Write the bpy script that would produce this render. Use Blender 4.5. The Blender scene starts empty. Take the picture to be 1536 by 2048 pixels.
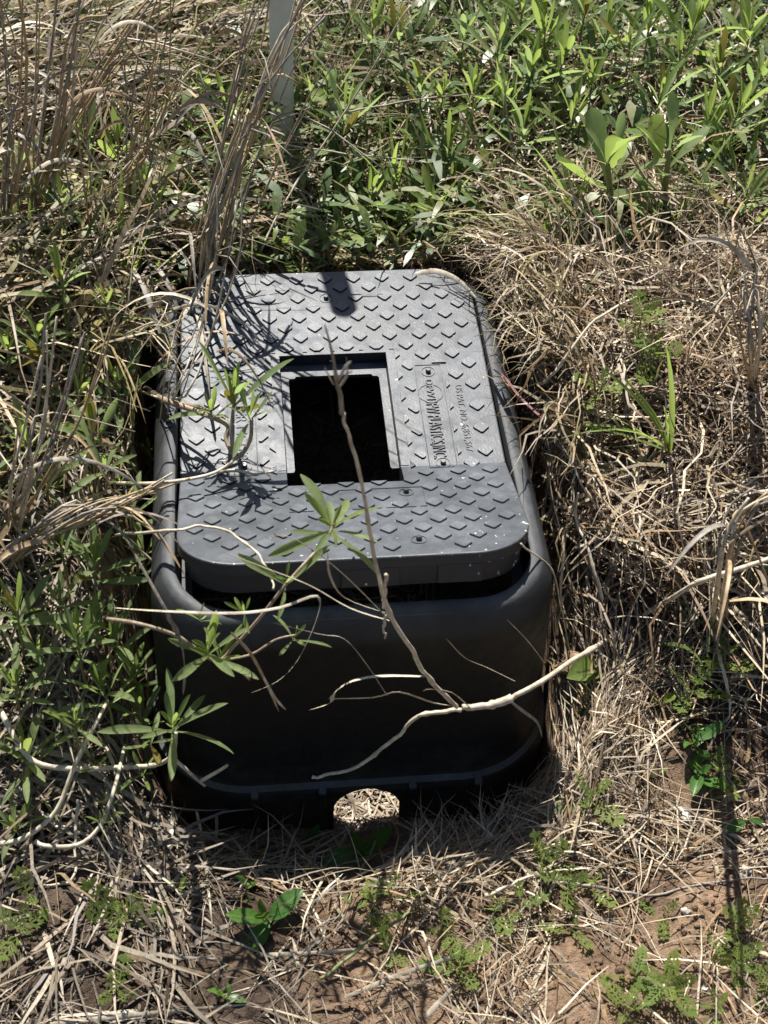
import bpy, bmesh, math, random
import numpy as np
from mathutils import Vector, Matrix, Euler

# ------------------------------------------------------------------ units: 1 h = half of the tread pitch = 15 mm
S = 0.015
rng = np.random.default_rng(7)
random.seed(7)
scene = bpy.context.scene
col = scene.collection

# ------------------------------------------------------------------ camera
RC = np.array([[0.995226737, -0.0927915624, 0.0302236297],
               [-0.04688946, -0.726282321, -0.685795428],
               [0.0855869171, 0.681104776, -0.727166531]])      # rows: right, down, forward
CAM = np.array([-8.13966755, -72.9278774, 61.1994357])
FPX = 2840.0
cd = bpy.data.cameras.new('camera')
cam = bpy.data.objects.new('camera', cd)
col.objects.link(cam)
m = Matrix(((RC[0][0], -RC[1][0], -RC[2][0], CAM[0] * S),
            (RC[0][1], -RC[1][1], -RC[2][1], CAM[1] * S),
            (RC[0][2], -RC[1][2], -RC[2][2], CAM[2] * S),
            (0, 0, 0, 1)))
cam.matrix_world = m
cd.sensor_fit = 'VERTICAL'
cd.sensor_height = 36.0
cd.lens = FPX / 2048 * 36.0
cd.clip_start = 0.05
cd.clip_end = 200
cd.dof.use_dof = True
cd.dof.focus_distance = 1.42
cd.dof.aperture_fstop = 13
scene.camera = cam

# ------------------------------------------------------------------ sky, sun, exposure
SUN_EL, SUN_AZ = math.radians(57.3), math.radians(7)              # azimuth: to the left of straight behind the box
world = bpy.data.worlds.new('World')
scene.world = world
world.use_nodes = True
wn = world.node_tree.nodes
sky = wn.new('ShaderNodeTexSky')
sky.sky_type = 'NISHITA'
sky.sun_disc = False
sky.sun_elevation = SUN_EL
sky.sun_rotation = -SUN_AZ
bg = wn['Background']
bg.inputs['Strength'].default_value = 0.05
world.node_tree.links.new(sky.outputs[0], bg.inputs['Color'])
sd = bpy.data.lights.new('sun', 'SUN')
sd.energy = 5.0
sd.angle = math.radians(0.5)
sd.color = (1.0, 0.965, 0.90)
sun = bpy.data.objects.new('sun', sd)
col.objects.link(sun)
sv = Vector((-math.sin(SUN_AZ) * math.cos(SUN_EL), math.cos(SUN_AZ) * math.cos(SUN_EL), math.sin(SUN_EL)))
sun.rotation_euler = sv.to_track_quat('Z', 'Y').to_euler()
sun.location = sv * 5
vs = scene.view_settings
scene.display_settings.display_device = 'sRGB'
vs.view_transform = 'Standard'
vs.look = 'None'
vs.exposure = 0.95
vs.gamma = 1.0
vs.use_curve_mapping = False

# ------------------------------------------------------------------ picture rays to points
def ray(x, y):
    return RC.T @ np.array([(x - 768) / FPX, (y - 1024) / FPX, 1.0])
def onz(x, y, z):
    d = ray(x, y); return CAM + (z - CAM[2]) / d[2] * d
def ony(x, y, Y):
    d = ray(x, y); return CAM + (Y - CAM[1]) / d[1] * d

# ------------------------------------------------------------------ noise and terrain
def _hash(ix, iy, seed):
    n = (ix.astype(np.int64) * 374761393 + iy.astype(np.int64) * 668265263 + seed * 974711) & 0xffffffff
    n = ((n ^ (n >> 13)) * 1274126177) & 0xffffffff
    return ((n ^ (n >> 16)) & 0xffff) / 65535.0
def vnoise(x, y, seed=0):
    x = np.asarray(x, float); y = np.asarray(y, float)
    ix = np.floor(x); iy = np.floor(y); fx = x - ix; fy = y - iy
    fx = fx * fx * (3 - 2 * fx); fy = fy * fy * (3 - 2 * fy)
    a = _hash(ix, iy, seed); b = _hash(ix + 1, iy, seed); c = _hash(ix, iy + 1, seed); d = _hash(ix + 1, iy + 1, seed)
    return (a + (b - a) * fx) * (1 - fy) + (c + (d - c) * fx) * fy - 0.5
def sstep(t):
    t = np.clip(t, 0, 1); return t * t * (3 - 2 * t)

BX0, BX1, BY0, BY1 = -14.75, 8.8, -24.0, 9.0                      # box ring outside
def box_dist(x, y, grow=0.0):                                    # signed distance to the box footprint
    cx, cy = (BX0 + BX1) / 2, (BY0 + BY1) / 2
    hx, hy = (BX1 - BX0) / 2 + grow - 4, (BY1 - BY0) / 2 + grow - 4
    qx = np.abs(np.asarray(x, float) - cx) - hx; qy = np.abs(np.asarray(y, float) - cy) - hy
    return np.hypot(np.maximum(qx, 0), np.maximum(qy, 0)) + np.minimum(np.maximum(qx, qy), 0) - 4
def ground(x, y, fine=True):
    x = np.asarray(x, float); y = np.asarray(y, float)
    base = -13.6 + 11.4 * sstep((y + 34) / 36) + np.clip(y - 14, 0, 400) * 0.012
    d = box_dist(x, y, 1.0)
    front = sstep((-y - 14) / 11)
    w = 2.8 + 5.6 * front * sstep((9.0 - np.abs(x + 3)) / 8 + .9)
    depth = 5.4 - 4.4 * sstep((y + 24) / 24) + 1.2 * front
    z = base - depth * (1 - sstep(d / w))
    z = z - 3.0 * np.exp(-((x + 1) / 9) ** 2 - ((y - 15.5) / 5.5) ** 2)
    # straw and soil heaped against the right front corner
    z = z + 1.6 * np.exp(-(((x - 9.5) / 2.6) ** 2 + ((y + 25.5) / 3.0) ** 2))
    kf = np.exp(-((x + 2.4) / 3.2) ** 4 - ((y + 25.0) / 2.6) ** 4)
    z = z * (1 - kf) - 19.8 * kf
    ins = sstep((0.6 - d) / 1.2)
    z = z * (1 - ins) + ins * (-19.8 + 8.0 * sstep((y + 3) / 9))
    if fine:
        z = z + 1.1 * vnoise(x / 5, y / 5, 1) * (1 - ins) + .55 * vnoise(x / 1.7, y / 1.7, 2) + .35 * vnoise(x / .75, y / .75, 3) + .18 * vnoise(x / .38, y / .38, 4)
    return z
def hit(px, py, lift=0.0):                                       # where the picture ray meets the soil
    d = ray(px, py)
    s = np.linspace(40, 260, 2200)
    p = CAM[None, :] + s[:, None] * d[None, :]
    g = ground(p[:, 0], p[:, 1], False) + lift
    k = np.argmax(p[:, 2] < g)
    return p[k]

# ------------------------------------------------------------------ object helpers
def tag(o, label=None, cat=None, group=None, kind=None):
    if label: o['label'] = label
    if cat: o['category'] = cat
    if group: o['group'] = group
    if kind: o['kind'] = kind
    return o
def empty(name, loc, label, cat, group=None):
    o = bpy.data.objects.new(name, None)
    o.empty_display_size = 0.01
    o.location = Vector(loc) * S
    col.objects.link(o)
    return tag(o, label, cat, group)
def link_mesh(name, me, mat=None, parent=None):
    o = bpy.data.objects.new(name, me)
    if mat is not None and not me.materials: me.materials.append(mat)
    col.objects.link(o)
    if parent is not None: o.parent = parent
    return o
def mesh_np(name, V, F, mat, parent=None, origin=(0, 0, 0), smooth=True, angle=None, colors=None):
    """V (n,3) in h units, F list of tuples or (m,k) array"""
    V = (np.asarray(V, float) - np.asarray(origin, float)) * S
    me = bpy.data.meshes.new(name)
    if isinstance(F, np.ndarray):
        k = F.shape[1]
        me.vertices.add(len(V)); me.vertices.foreach_set('co', V.astype(np.float32).ravel())
        me.loops.add(F.size); me.loops.foreach_set('vertex_index', F.astype(np.int32).ravel())
        me.polygons.add(len(F))
        me.polygons.foreach_set('loop_start', (np.arange(len(F)) * k).astype(np.int32))
        me.polygons.foreach_set('loop_total', np.full(len(F), k, np.int32))
        me.update(calc_edges=True)
    else:
        me.from_pydata([tuple(v) for v in V], [], F)
    if smooth:
        me.polygons.foreach_set('use_smooth', np.ones(len(me.polygons), bool))
    if colors is not None:
        at = me.attributes.new('tint', 'FLOAT_COLOR', 'POINT')
        c = np.ones((len(V), 4), np.float32); c[:, :3] = colors
        at.data.foreach_set('color', c.ravel())
    me.validate()
    if angle is not None: me.set_sharp_from_angle(angle=math.radians(angle))
    return link_mesh(name, me, mat, parent)
def bm_obj(name, bm, mat, parent=None, origin=(0, 0, 0), smooth=False, angle=None):
    bmesh.ops.translate(bm, verts=bm.verts, vec=-Vector(origin))
    bmesh.ops.scale(bm, verts=bm.verts, vec=(S, S, S))
    bmesh.ops.recalc_face_normals(bm, faces=bm.faces)
    me = bpy.data.meshes.new(name); bm.to_mesh(me); bm.free()
    if smooth:
        me.polygons.foreach_set('use_smooth', np.ones(len(me.polygons), bool))
        if angle: me.set_sharp_from_angle(angle=math.radians(angle))
    return link_mesh(name, me, mat, parent)

# ------------------------------------------------------------------ materials
def new_mat(name):
    mt = bpy.data.materials.new(name); mt.use_nodes = True
    nt = mt.node_tree
    return mt, nt, nt.nodes['Principled BSDF'], nt.nodes['Material Output']
def node(nt, t, **kw):
    n = nt.nodes.new(t)
    for k, v in kw.items():
        if k in n.inputs: n.inputs[k].default_value = v
        else: setattr(n, k, v)
    return n
def ramp(nt, fac, stops):
    r = nt.nodes.new('ShaderNodeValToRGB')
    el = r.color_ramp.elements
    while len(el) < len(stops): el.new(0.5)
    for e, (p, c) in zip(el, stops):
        e.position = p; e.color = (*c, 1) if len(c) == 3 else c
    nt.links.new(fac, r.inputs['Fac'])
    return r.outputs['Color']
def noise(nt, vec, scale, detail=4, rough=.6):
    n = node(nt, 'ShaderNodeTexNoise', Scale=scale, Detail=detail, Roughness=rough)
    if vec is not None: nt.links.new(vec, n.inputs['Vector'])
    return n.outputs['Fac']
def bump(nt, h, strength, dist, p):
    b = node(nt, 'ShaderNodeBump', Strength=strength, Distance=dist)
    nt.links.new(h, b.inputs['Height']); nt.links.new(b.outputs['Normal'], p.inputs['Normal'])

def plastic(name, dust, rough, fleck=False, base=(.014, .016, .02), spec=.4):
    mt, nt, p, out = new_mat(name)
    geo = node(nt, 'ShaderNodeNewGeometry').outputs['Position']
    a = noise(nt, geo, 60, 6, .65); b = noise(nt, geo, 420, 3, .7); c = noise(nt, geo, 14, 3, .5)
    mix = node(nt, 'ShaderNodeMath', operation='MULTIPLY'); nt.links.new(a, mix.inputs[0]); nt.links.new(c, mix.inputs[1])
    colr = ramp(nt, mix.outputs[0], [(.12, tuple(.45 * d for d in dust)), (.27, tuple(.7 * d for d in dust)), (.42, dust)])
    gn = node(nt, 'ShaderNodeNewGeometry'); sn = node(nt, 'ShaderNodeSeparateXYZ'); nt.links.new(gn.outputs['Normal'], sn.inputs[0])
    up = ramp(nt, sn.outputs['Z'], [(.15, (0, 0, 0)), (.8, (1, 1, 1))])
    md_ = node(nt, 'ShaderNodeMix', data_type='RGBA'); nt.links.new(up, md_.inputs['Factor']); md_.inputs['A'].default_value = (*base, 1); nt.links.new(colr, md_.inputs['B'])
    colr = md_.outputs['Result']     # dust settles on faces that look up
    if not fleck:      # dried mud splashed on the lower wall
        s3 = node(nt, 'ShaderNodeSeparateXYZ'); nt.links.new(geo, s3.inputs[0])
        mz = node(nt, 'ShaderNodeMapRange'); nt.links.new(s3.outputs['Z'], mz.inputs['Value']); mz.inputs['From Min'].default_value = -.08; mz.inputs['From Max'].default_value = -.33
        dn = noise(nt, geo, 26, 7, .7)
        mm2 = node(nt, 'ShaderNodeMath', operation='MULTIPLY'); nt.links.new(mz.outputs[0], mm2.inputs[0]); nt.links.new(dn, mm2.inputs[1])
        kf = ramp(nt, mm2.outputs[0], [(.2, (0, 0, 0)), (.55, (.5, .5, .5))])
        mdx = node(nt, 'ShaderNodeMix', data_type='RGBA'); nt.links.new(kf, mdx.inputs['Factor']); nt.links.new(colr, mdx.inputs['A']); mdx.inputs['B'].default_value = (.16, .115, .075, 1)
        colr = mdx.outputs['Result']
    if fleck:
        f = noise(nt, geo, 170, 2, .5)
        sep = node(nt, 'ShaderNodeSeparateXYZ'); nt.links.new(geo, sep.inputs[0])
        mx = node(nt, 'ShaderNodeMapRange'); nt.links.new(sep.outputs['X'], mx.inputs['Value'])
        mx.inputs['From Min'].default_value = .005; mx.inputs['From Max'].default_value = .10
        my = node(nt, 'ShaderNodeMapRange'); nt.links.new(sep.outputs['Y'], my.inputs['Value'])
        my.inputs['From Min'].default_value = -.17; my.inputs['From Max'].default_value = -.31
        mm = node(nt, 'ShaderNodeMath', operation='MULTIPLY'); nt.links.new(mx.outputs[0], mm.inputs[0]); nt.links.new(my.outputs[0], mm.inputs[1])
        ad = node(nt, 'ShaderNodeMath', operation='MULTIPLY_ADD'); nt.links.new(mm.outputs[0], ad.inputs[0]); ad.inputs[1].default_value = .095; nt.links.new(f, ad.inputs[2])
        k = ramp(nt, ad.outputs[0], [(.742, (0, 0, 0)), (.77, (1, 1, 1))])
        mc = node(nt, 'ShaderNodeMix', data_type='RGBA'); nt.links.new(k, mc.inputs['Factor'])
        nt.links.new(colr, mc.inputs['A']); mc.inputs['B'].default_value = (.55, .53, .48, 1)
        nt.links.new(mc.outputs['Result'], p.inputs['Base Color'])
    else:
        nt.links.new(colr, p.inputs['Base Color'])
    rr = ramp(nt, a, [(.32, (rough - .07,) * 3), (.5, (rough,) * 3), (.68, (rough + .16,) * 3)])
    nt.links.new(rr, p.inputs['Roughness'])
    p.inputs['Specular IOR Level'].default_value = spec
    bump(nt, b, .4, .0007, p)
    return mt
M_LID = plastic('weathered_black_plastic', (.098, .106, .12), .49, True)
M_TREAD = plastic('worn_tread_plastic', (.125, .134, .148), .47, True)
M_BOX = plastic('black_plastic', (.10, .104, .108), .55, False, (.009, .0085, .0085), .22)
M_METAL, nt, p, _ = new_mat('dull_stud_plastic')
p.inputs['Base Color'].default_value = (.05, .05, .055, 1); p.inputs['Roughness'].default_value = .3
M_POST, nt, p, _ = new_mat('white_post_plastic')
geo = node(nt, 'ShaderNodeNewGeometry').outputs['Position']
nt.links.new(ramp(nt, noise(nt, geo, 40, 5), [(.3, (.72, .72, .69)), (.7, (.84, .84, .81))]), p.inputs['Base Color'])
p.inputs['Roughness'].default_value = .4
tr = node(nt, 'ShaderNodeBsdfTranslucent'); tr.inputs['Color'].default_value = (.8, .8, .76, 1)
ms = node(nt, 'ShaderNodeMixShader'); ms.inputs['Fac'].default_value = .4
nt.links.new(p.outputs[0], ms.inputs[1]); nt.links.new(tr.outputs[0], ms.inputs[2]); nt.links.new(ms.outputs[0], _.inputs['Surface'])

def soil_mat():
    mt, nt, p, out = new_mat('sandy_soil')
    geo = node(nt, 'ShaderNodeNewGeometry').outputs['Position']
    a = noise(nt, geo, 9, 6, .6); b = noise(nt, geo, 130, 5, .7); c = noise(nt, geo, 600, 3, .7)
    c1 = ramp(nt, a, [(.38, (.13, .09, .065)), (.5, (.24, .17, .12)), (.62, (.34, .245, .17))])
    c2 = ramp(nt, b, [(.3, (.35, .35, .35)), (.55, (1, 1, 1)), (.8, (1.25, 1.2, 1.1))])
    mu = node(nt, 'ShaderNodeMix', data_type='RGBA', blend_type='MULTIPLY'); mu.inputs['Factor'].default_value = 1
    nt.links.new(c1, mu.inputs['A']); nt.links.new(c2, mu.inputs['B'])
    at = node(nt, 'ShaderNodeAttribute', attribute_name='tint')
    m2 = node(nt, 'ShaderNodeMix', data_type='RGBA', blend_type='MULTIPLY'); m2.inputs['Factor'].default_value = 1
    nt.links.new(mu.outputs['Result'], m2.inputs['A']); nt.links.new(at.outputs['Color'], m2.inputs['B'])
    nt.links.new(m2.outputs['Result'], p.inputs['Base Color'])
    p.inputs['Roughness'].default_value = .95; p.inputs['Specular IOR Level'].default_value = .15
    ad = node(nt, 'ShaderNodeMath', operation='ADD'); nt.links.new(b, ad.inputs[0]); nt.links.new(c, ad.inputs[1])
    bump(nt, ad.outputs[0], .9, .004, p)
    return mt
M_SOIL = soil_mat()
M_STONE, nt, p, _ = new_mat('pale_stone')
geo = node(nt, 'ShaderNodeNewGeometry').outputs['Position']
nt.links.new(ramp(nt, noise(nt, geo, 150, 4), [(.3, (.24, .2, .16)), (.6, (.5, .47, .42))]), p.inputs['Base Color'])
p.inputs['Roughness'].default_value = .8

def tint_mat(name, trans, rough):
    mt, nt, p, out = new_mat(name)
    at = node(nt, 'ShaderNodeAttribute', attribute_name='tint')
    geo = node(nt, 'ShaderNodeNewGeometry').outputs['Position']
    n = noise(nt, geo, 260, 3, .6)
    mu = node(nt, 'ShaderNodeMix', data_type='RGBA', blend_type='MULTIPLY'); mu.inputs['Factor'].default_value = 1
    nt.links.new(at.outputs['Color'], mu.inputs['A'])
    nt.links.new(ramp(nt, n, [(.3, (.62, .6, .58)), (.65, (1.12, 1.12, 1.1))]), mu.inputs['B'])
    nt.links.new(mu.outputs['Result'], p.inputs['Base Color'])
    p.inputs['Roughness'].default_value = rough; p.inputs['Specular IOR Level'].default_value = .45
    tr = node(nt, 'ShaderNodeBsdfTranslucent'); nt.links.new(mu.outputs['Result'], tr.inputs['Color'])
    ms = node(nt, 'ShaderNodeMixShader'); ms.inputs['Fac'].default_value = trans
    nt.links.new(p.outputs[0], ms.inputs[1]); nt.links.new(tr.outputs[0], ms.inputs[2])
    nt.links.new(ms.outputs[0], out.inputs['Surface'])
    return mt
M_STRAW = tint_mat('dry_straw', .12, .5)
M_GRASS = tint_mat('green_blade', .3, .4)

def leaf_mat(name, c_lo, c_mid, c_hi, t_col, trans=.34, rough=.55):
    mt, nt, p, out = new_mat(name)
    inf = node(nt, 'ShaderNodeObjectInfo').outputs['Random']
    geo = node(nt, 'ShaderNodeTexCoord').outputs['Object']
    base = ramp(nt, inf, [(0, c_lo), (.5, c_mid), (1, c_hi)])
    n = noise(nt, geo, 9, 4, .6)
    mu = node(nt, 'ShaderNodeMix', data_type='RGBA', blend_type='MULTIPLY'); mu.inputs['Factor'].default_value = 1
    nt.links.new(base, mu.inputs['A'])
    nt.links.new(ramp(nt, n, [(.3, (.7, .74, .7)), (.7, (1.25, 1.2, 1.15))]), mu.inputs['B'])
    # pale midrib
    sep = node(nt, 'ShaderNodeSeparateXYZ'); nt.links.new(geo, sep.inputs[0])
    ab = node(nt, 'ShaderNodeMath', operation='ABSOLUTE'); nt.links.new(sep.outputs['Y'], ab.inputs[0])
    rib = ramp(nt, ab.outputs[0], [(.003, (.55, .55, .55)), (.012, (0, 0, 0))])
    mc = node(nt, 'ShaderNodeMix', data_type='RGBA'); nt.links.new(rib, mc.inputs['Factor'])
    nt.links.new(mu.outputs['Result'], mc.inputs['A']); mc.inputs['B'].default_value = (.22, .27, .12, 1)
    nt.links.new(mc.outputs['Result'], p.inputs['Base Color'])
    p.inputs['Roughness'].default_value = rough; p.inputs['Specular IOR Level'].default_value = .2
    tr = node(nt, 'ShaderNodeBsdfTranslucent'); tr.inputs['Color'].default_value = (*t_col, 1)
    ms = node(nt, 'ShaderNodeMixShader'); ms.inputs['Fac'].default_value = trans
    nt.links.new(p.outputs[0], ms.inputs[1]); nt.links.new(tr.outputs[0], ms.inputs[2])
    nt.links.new(ms.outputs[0], out.inputs['Surface'])
    return mt
M_LEAF = leaf_mat('grey_green_leaf', (.13, .18, .08), (.165, .215, .09), (.20, .245, .115), (.36, .48, .17), .5)
M_LEAFY = leaf_mat('fresh_green_leaf', (.095, .15, .04), (.13, .185, .045), (.18, .225, .065), (.40, .52, .12), .46)
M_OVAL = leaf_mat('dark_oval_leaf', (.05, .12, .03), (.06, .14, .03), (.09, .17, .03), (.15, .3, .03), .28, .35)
M_YELL = leaf_mat('yellowing_leaf', (.17, .14, .035), (.21, .17, .045), (.24, .2, .07), (.28, .24, .04))
def simple_stem(name, a, b, sc=220):
    mt, nt, p, out = new_mat(name)
    geo = node(nt, 'ShaderNodeNewGeometry').outputs['Position']
    nt.links.new(ramp(nt, noise(nt, geo, sc, 4), [(.35, a), (.65, b)]), p.inputs['Base Color'])
    p.inputs['Roughness'].default_value = .55
    return mt
M_STEM = simple_stem('woody_stem', (.20, .14, .09), (.34, .27, .19))
M_GSTEM = simple_stem('green_stem', (.13, .15, .05), (.20, .19, .08))
M_STALK = simple_stem('bleached_stalk', (.34, .28, .20), (.62, .55, .42), 120)
M_STALKB = simple_stem('tan_stalk', (.25, .17, .09), (.42, .31, .18), 120)
M_STALKG = simple_stem('grey_stalk', (.14, .12, .10), (.30, .26, .21), 120)

# ------------------------------------------------------------------ ground sheet
def axis(lo, hi, step, far):
    mid = np.arange(lo, hi + 1e-6, step)
    out = []; d = step; x = hi
    while x < far: d *= 1.25; x += d; out.append(x)
    out2 = []; d = step; x = lo
    while x > -far: d *= 1.25; x -= d; out2.append(x)
    return np.concatenate([np.array(out2[::-1]), mid, np.array(out)])
gx = axis(-56, 76, .38, 2600); gy = axis(-64, 96, .38, 2600)
GX, GY = np.meshgrid(gx, gy)
GZ = ground(GX, GY)
nx, ny = len(gx), len(gy)
ii = np.arange(nx * ny).reshape(ny, nx)
F = np.stack([ii[:-1, :-1], ii[:-1, 1:], ii[1:, 1:], ii[1:, :-1]], -1).reshape(-1, 4)
def humus(x, y):     # sandy subsoil thrown up in front and to the right, dark leaf mould elsewhere
    sand = sstep((x + 9 + 8 * vnoise(x / 6, y / 6, 61)) / 8) * sstep((-22 - y) / 6)
    sand = np.maximum(sand, (1 - sstep(box_dist(x, y, 1) / 3.5)) * .9)
    sand = np.maximum(sand, .9 * np.exp(-((x + 17) / 3) ** 2 - ((y + 14) / 6) ** 2))
    return sand[..., None] * np.array([1.15, 1.08, 1.0]) + (1 - sand[..., None]) * np.array([.42, .42, .44])
g = mesh_np('ground', np.stack([GX, GY, GZ], -1).reshape(-1, 3), F, M_SOIL, colors=humus(GX, GY).reshape(-1, 3))
tag(g, kind='structure')

# ------------------------------------------------------------------ meter box
def rrect(x0, x1, y0, y1, r, n=9, ys=()):
    """rounded rectangle counter-clockwise; extra points on the two long sides at ys"""
    pts = []
    def arc(cx, cy, a0):
        for k in range(n + 1):
            a = math.radians(a0 + 90 * k / n); pts.append((cx + r * math.cos(a), cy + r * math.sin(a)))
    yy = sorted(ys)
    for y in yy: pts.append((x1, y))
    arc(x1 - r, y1 - r, 0)
    arc(x0 + r, y1 - r, 90)
    for y in reversed(yy): pts.append((x0, y))
    arc(x0 + r, y0 + r, 180)
    arc(x1 - r, y0 + r, 270)
    return pts
def loft(loops, closed_v=False):
    V = []; F = []; n = len(loops[0])
    for L in loops: V += [tuple(p) for p in L]
    m = len(loops)
    for a in range(m if closed_v else m - 1):
        b = (a + 1) % m
        for k in range(n):
            k2 = (k + 1) % n
            F.append((a * n + k, a * n + k2, b * n + k2, b * n + k))
    return V, F
def box_loop(off, z, r):
    return [(x, y, z - .3 * float(sstep((y - 4.5) / 2.5))) for x, y in rrect(BX0 - off, BX1 + off, BY0 - off, BY1 + off, max(r + off, .6), 12)]
prof = [(.9, -21.5), (.76, -15.4), (.3, -14.4), (-.22, -3.3), (-1.2, -2.95), (-2.35, -2.8), (-2.35, -2.55), (-1.62, -2.45), (-1.58, -.25), (-1.5, -.06), (-1.38, 0), (-1.05, -.02),
        (-.84, -.12), (-.68, -.32), (-.42, -.82), (-.16, -1.4), (-.03, -1.85), (.03, -2.3), (.12, -3.8), (.5, -14.1), (.62, -14.6), (.95, -14.85), (1.05, -15.2),
        (1.08, -16.0), (1.18, -21.5)]
V, F = loft([box_loop(o, z, 5.2) for o, z in prof], True)
root_box = empty('meter_box', (-3, -7.2, -19.2), 'black plastic utility meter box with a tread plate lid, half sunk in the dry grass', 'meter box')
ORG_BOX = (-3, -7.2, -19.2)
body = mesh_np('box_body', V, F, M_BOX, root_box, ORG_BOX, True)
# pipe notch cut through the bottom of the front wall
bm = bmesh.new()
cx, hw = -2.4, 2.1
arcp = [(cx - hw, -23), (cx + hw, -23)] + [(cx + hw * math.cos(a), -17.2 + hw * 1.0 * math.sin(a)) for a in np.linspace(0, math.pi, 15)]
a_ = [bm.verts.new((x, -27.5, z)) for x, z in arcp]; b_ = [bm.verts.new((x, -20.5, z)) for x, z in arcp]
bm.faces.new(a_); bm.faces.new(b_[::-1])
for k in range(len(arcp)):
    k2 = (k + 1) % len(arcp); bm.faces.new((a_[k2], a_[k], b_[k], b_[k2]))
cut = bm_obj('cutter', bm, None, root_box, ORG_BOX)
md = body.modifiers.new('notch', 'BOOLEAN'); md.operation = 'DIFFERENCE'; md.object = cut; md.solver = 'EXACT'
bpy.context.view_layer.update()
dg = bpy.context.evaluated_depsgraph_get()
me = bpy.data.meshes.new_from_object(body.evaluated_get(dg))
body.modifiers.clear(); body.data = me
bpy.data.objects.remove(cut)
me.polygons.foreach_set('use_smooth', np.ones(len(me.polygons), bool)); me.set_sharp_from_angle(angle=math.radians(32))
def rib(x):
    bm = bmesh.new()
    P = [(-24.55, -14.55), (-25.3, -15.0), (-25.45, -21), (-24.5, -21)]
    A = [bm.verts.new((x - .26, y, z)) for y, z in P]; B = [bm.verts.new((x + .26, y, z)) for y, z in P]
    bm.faces.new(A); bm.faces.new(B[::-1])
    for k in range(4): bm.faces.new((A[k], B[k], B[(k + 1) % 4], A[(k + 1) % 4]))
    bmesh.ops.bevel(bm, geom=bm.edges[:], offset=.07, segments=1, affect='EDGES')
    bm_obj('rib', bm, M_BOX, root_box, ORG_BOX)
for x in (.45, 4.6, -5.2, -9.4): rib(x)

# ------------------------------------------------------------------ lettering
def text_flat(s, extr=.05, bold=0.0):
    cu = bpy.data.curves.new('lettering', 'FONT')
    cu.body = s; cu.size = 1; cu.extrude = extr; cu.resolution_u = 3; cu.offset = bold; cu.bevel_depth = 0
    o = bpy.data.objects.new('lettering_tmp', cu); col.objects.link(o)
    bpy.context.view_layer.update()
    d = bpy.context.evaluated_depsgraph_get()
    me = bpy.data.meshes.new_from_object(o.evaluated_get(d))
    bpy.data.objects.remove(o); bpy.data.curves.remove(cu)
    return me
def place_text(s, fmap, s_start, s_end, x0, height, mat, parent, org, raise_=.05, bold=0.0, name='lettering'):
    me = text_flat(s, .5, bold)
    n = len(me.vertices); co = np.empty(n * 3); me.vertices.foreach_get('co', co); co = co.reshape(-1, 3)
    mn, mx = co.min(0), co.max(0)
    t = (co[:, 0] - mn[0]) / (mx[0] - mn[0]); u = (co[:, 1] - 0) / .73
    ss = s_start + (s_end - s_start) * t; xx = x0 + height * u
    ww = np.where(co[:, 2] > 0, raise_, -.02)
    out = np.array([fmap(a, b, c) for a, b, c in zip(xx, ss, ww)])
    out = (out - np.array(org)) * S
    me.vertices.foreach_set('co', out.astype(np.float32).ravel()); me.update()
    return link_mesh(name, me, mat, parent)
flat = lambda x, s, w: (x, s, w)
place_text('1200', flat, -5.0, -7.55, -13.95, .62, M_BOX, root_box, ORG_BOX, .05)

# ------------------------------------------------------------------ lid: main panel tips 2.5 deg down, front strip is bent up
PIV = 7.8; SB = -11.1
T0 = math.radians(2.5); T1 = math.radians(18.5)
yB = PIV - (PIV - SB) * math.cos(T0); zB = -(PIV - SB) * math.sin(T0)
def lid(x, s, w=0.0):
    if s >= SB:
        return (x, PIV - (PIV - s) * math.cos(T0) - w * math.sin(T0), -(PIV - s) * math.sin(T0) + w * math.cos(T0))
    l = SB - s
    k = min(l / 1.0, 1.0)      # ease the normal through the bend
    ang = T1
    return (x, yB - l * math.cos(ang) + w * math.sin(ang) * k, zB + l * math.sin(ang) + w * math.cos(ang))
LX0, LX1, LS0, LS1 = -13.02, 7.15, -22.05, 7.83
ORG_LID = ORG_BOX
SIDE = [SB, -15, -12, -8, -4, 0, 3]
SIDE = sorted(set(SIDE))
def lid_loop(inset, w, r=3.6):
    return [lid(x, s, w) for x, s in rrect(LX0 + inset, LX1 - inset, LS0 + inset, LS1 - inset, r - inset, 10, SIDE)]
HX0, HX1, HS0, HS1 = -6.52, .58, -13.0, -.72
# top plate
bm = bmesh.new()
o2 = rrect(LX0 + .1, LX1 - .1, LS0 + .1, LS1 - .1, 3.5, 10, SIDE)
hole2 = [(HX1, HS0), (HX1, SB), (HX1, HS1), (HX0, HS1), (HX0, SB), (HX0, HS0)]
eo = []; vo = [bm.verts.new((x, y, 0)) for x, y in o2]; vh = [bm.verts.new((x, y, 0)) for x, y in hole2]
for L in (vo, vh):
    for k in range(len(L)): eo.append(bm.edges.new((L[k], L[(k + 1) % len(L)])))
bmesh.ops.triangle_fill(bm, use_beauty=True, use_dissolve=False, edges=eo)
for f in bm.faces:
    if f.normal.z < 0: f.normal_flip()
bmesh.ops.bisect_plane(bm, geom=bm.verts[:] + bm.edges[:] + bm.faces[:], plane_co=(0, SB, 0), plane_no=(0, 1, 0), dist=1e-4)
for v in bm.verts: v.co = Vector(lid(v.co.x, v.co.y if abs(v.co.y - SB) > 1e-3 else SB, 0))
n0 = len(bm.verts)
# rim band around the plate
loops = [lid_loop(.1, 0), lid_loop(.03, -.03), lid_loop(0, -.1), lid_loop(0, -.7), lid_loop(.08, -.75), lid_loop(.5, -1.0)]
V, F = loft(loops)
vv = [bm.verts.new(v) for v in V]
for f in F: bm.faces.new([vv[k] for k in f])
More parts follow.
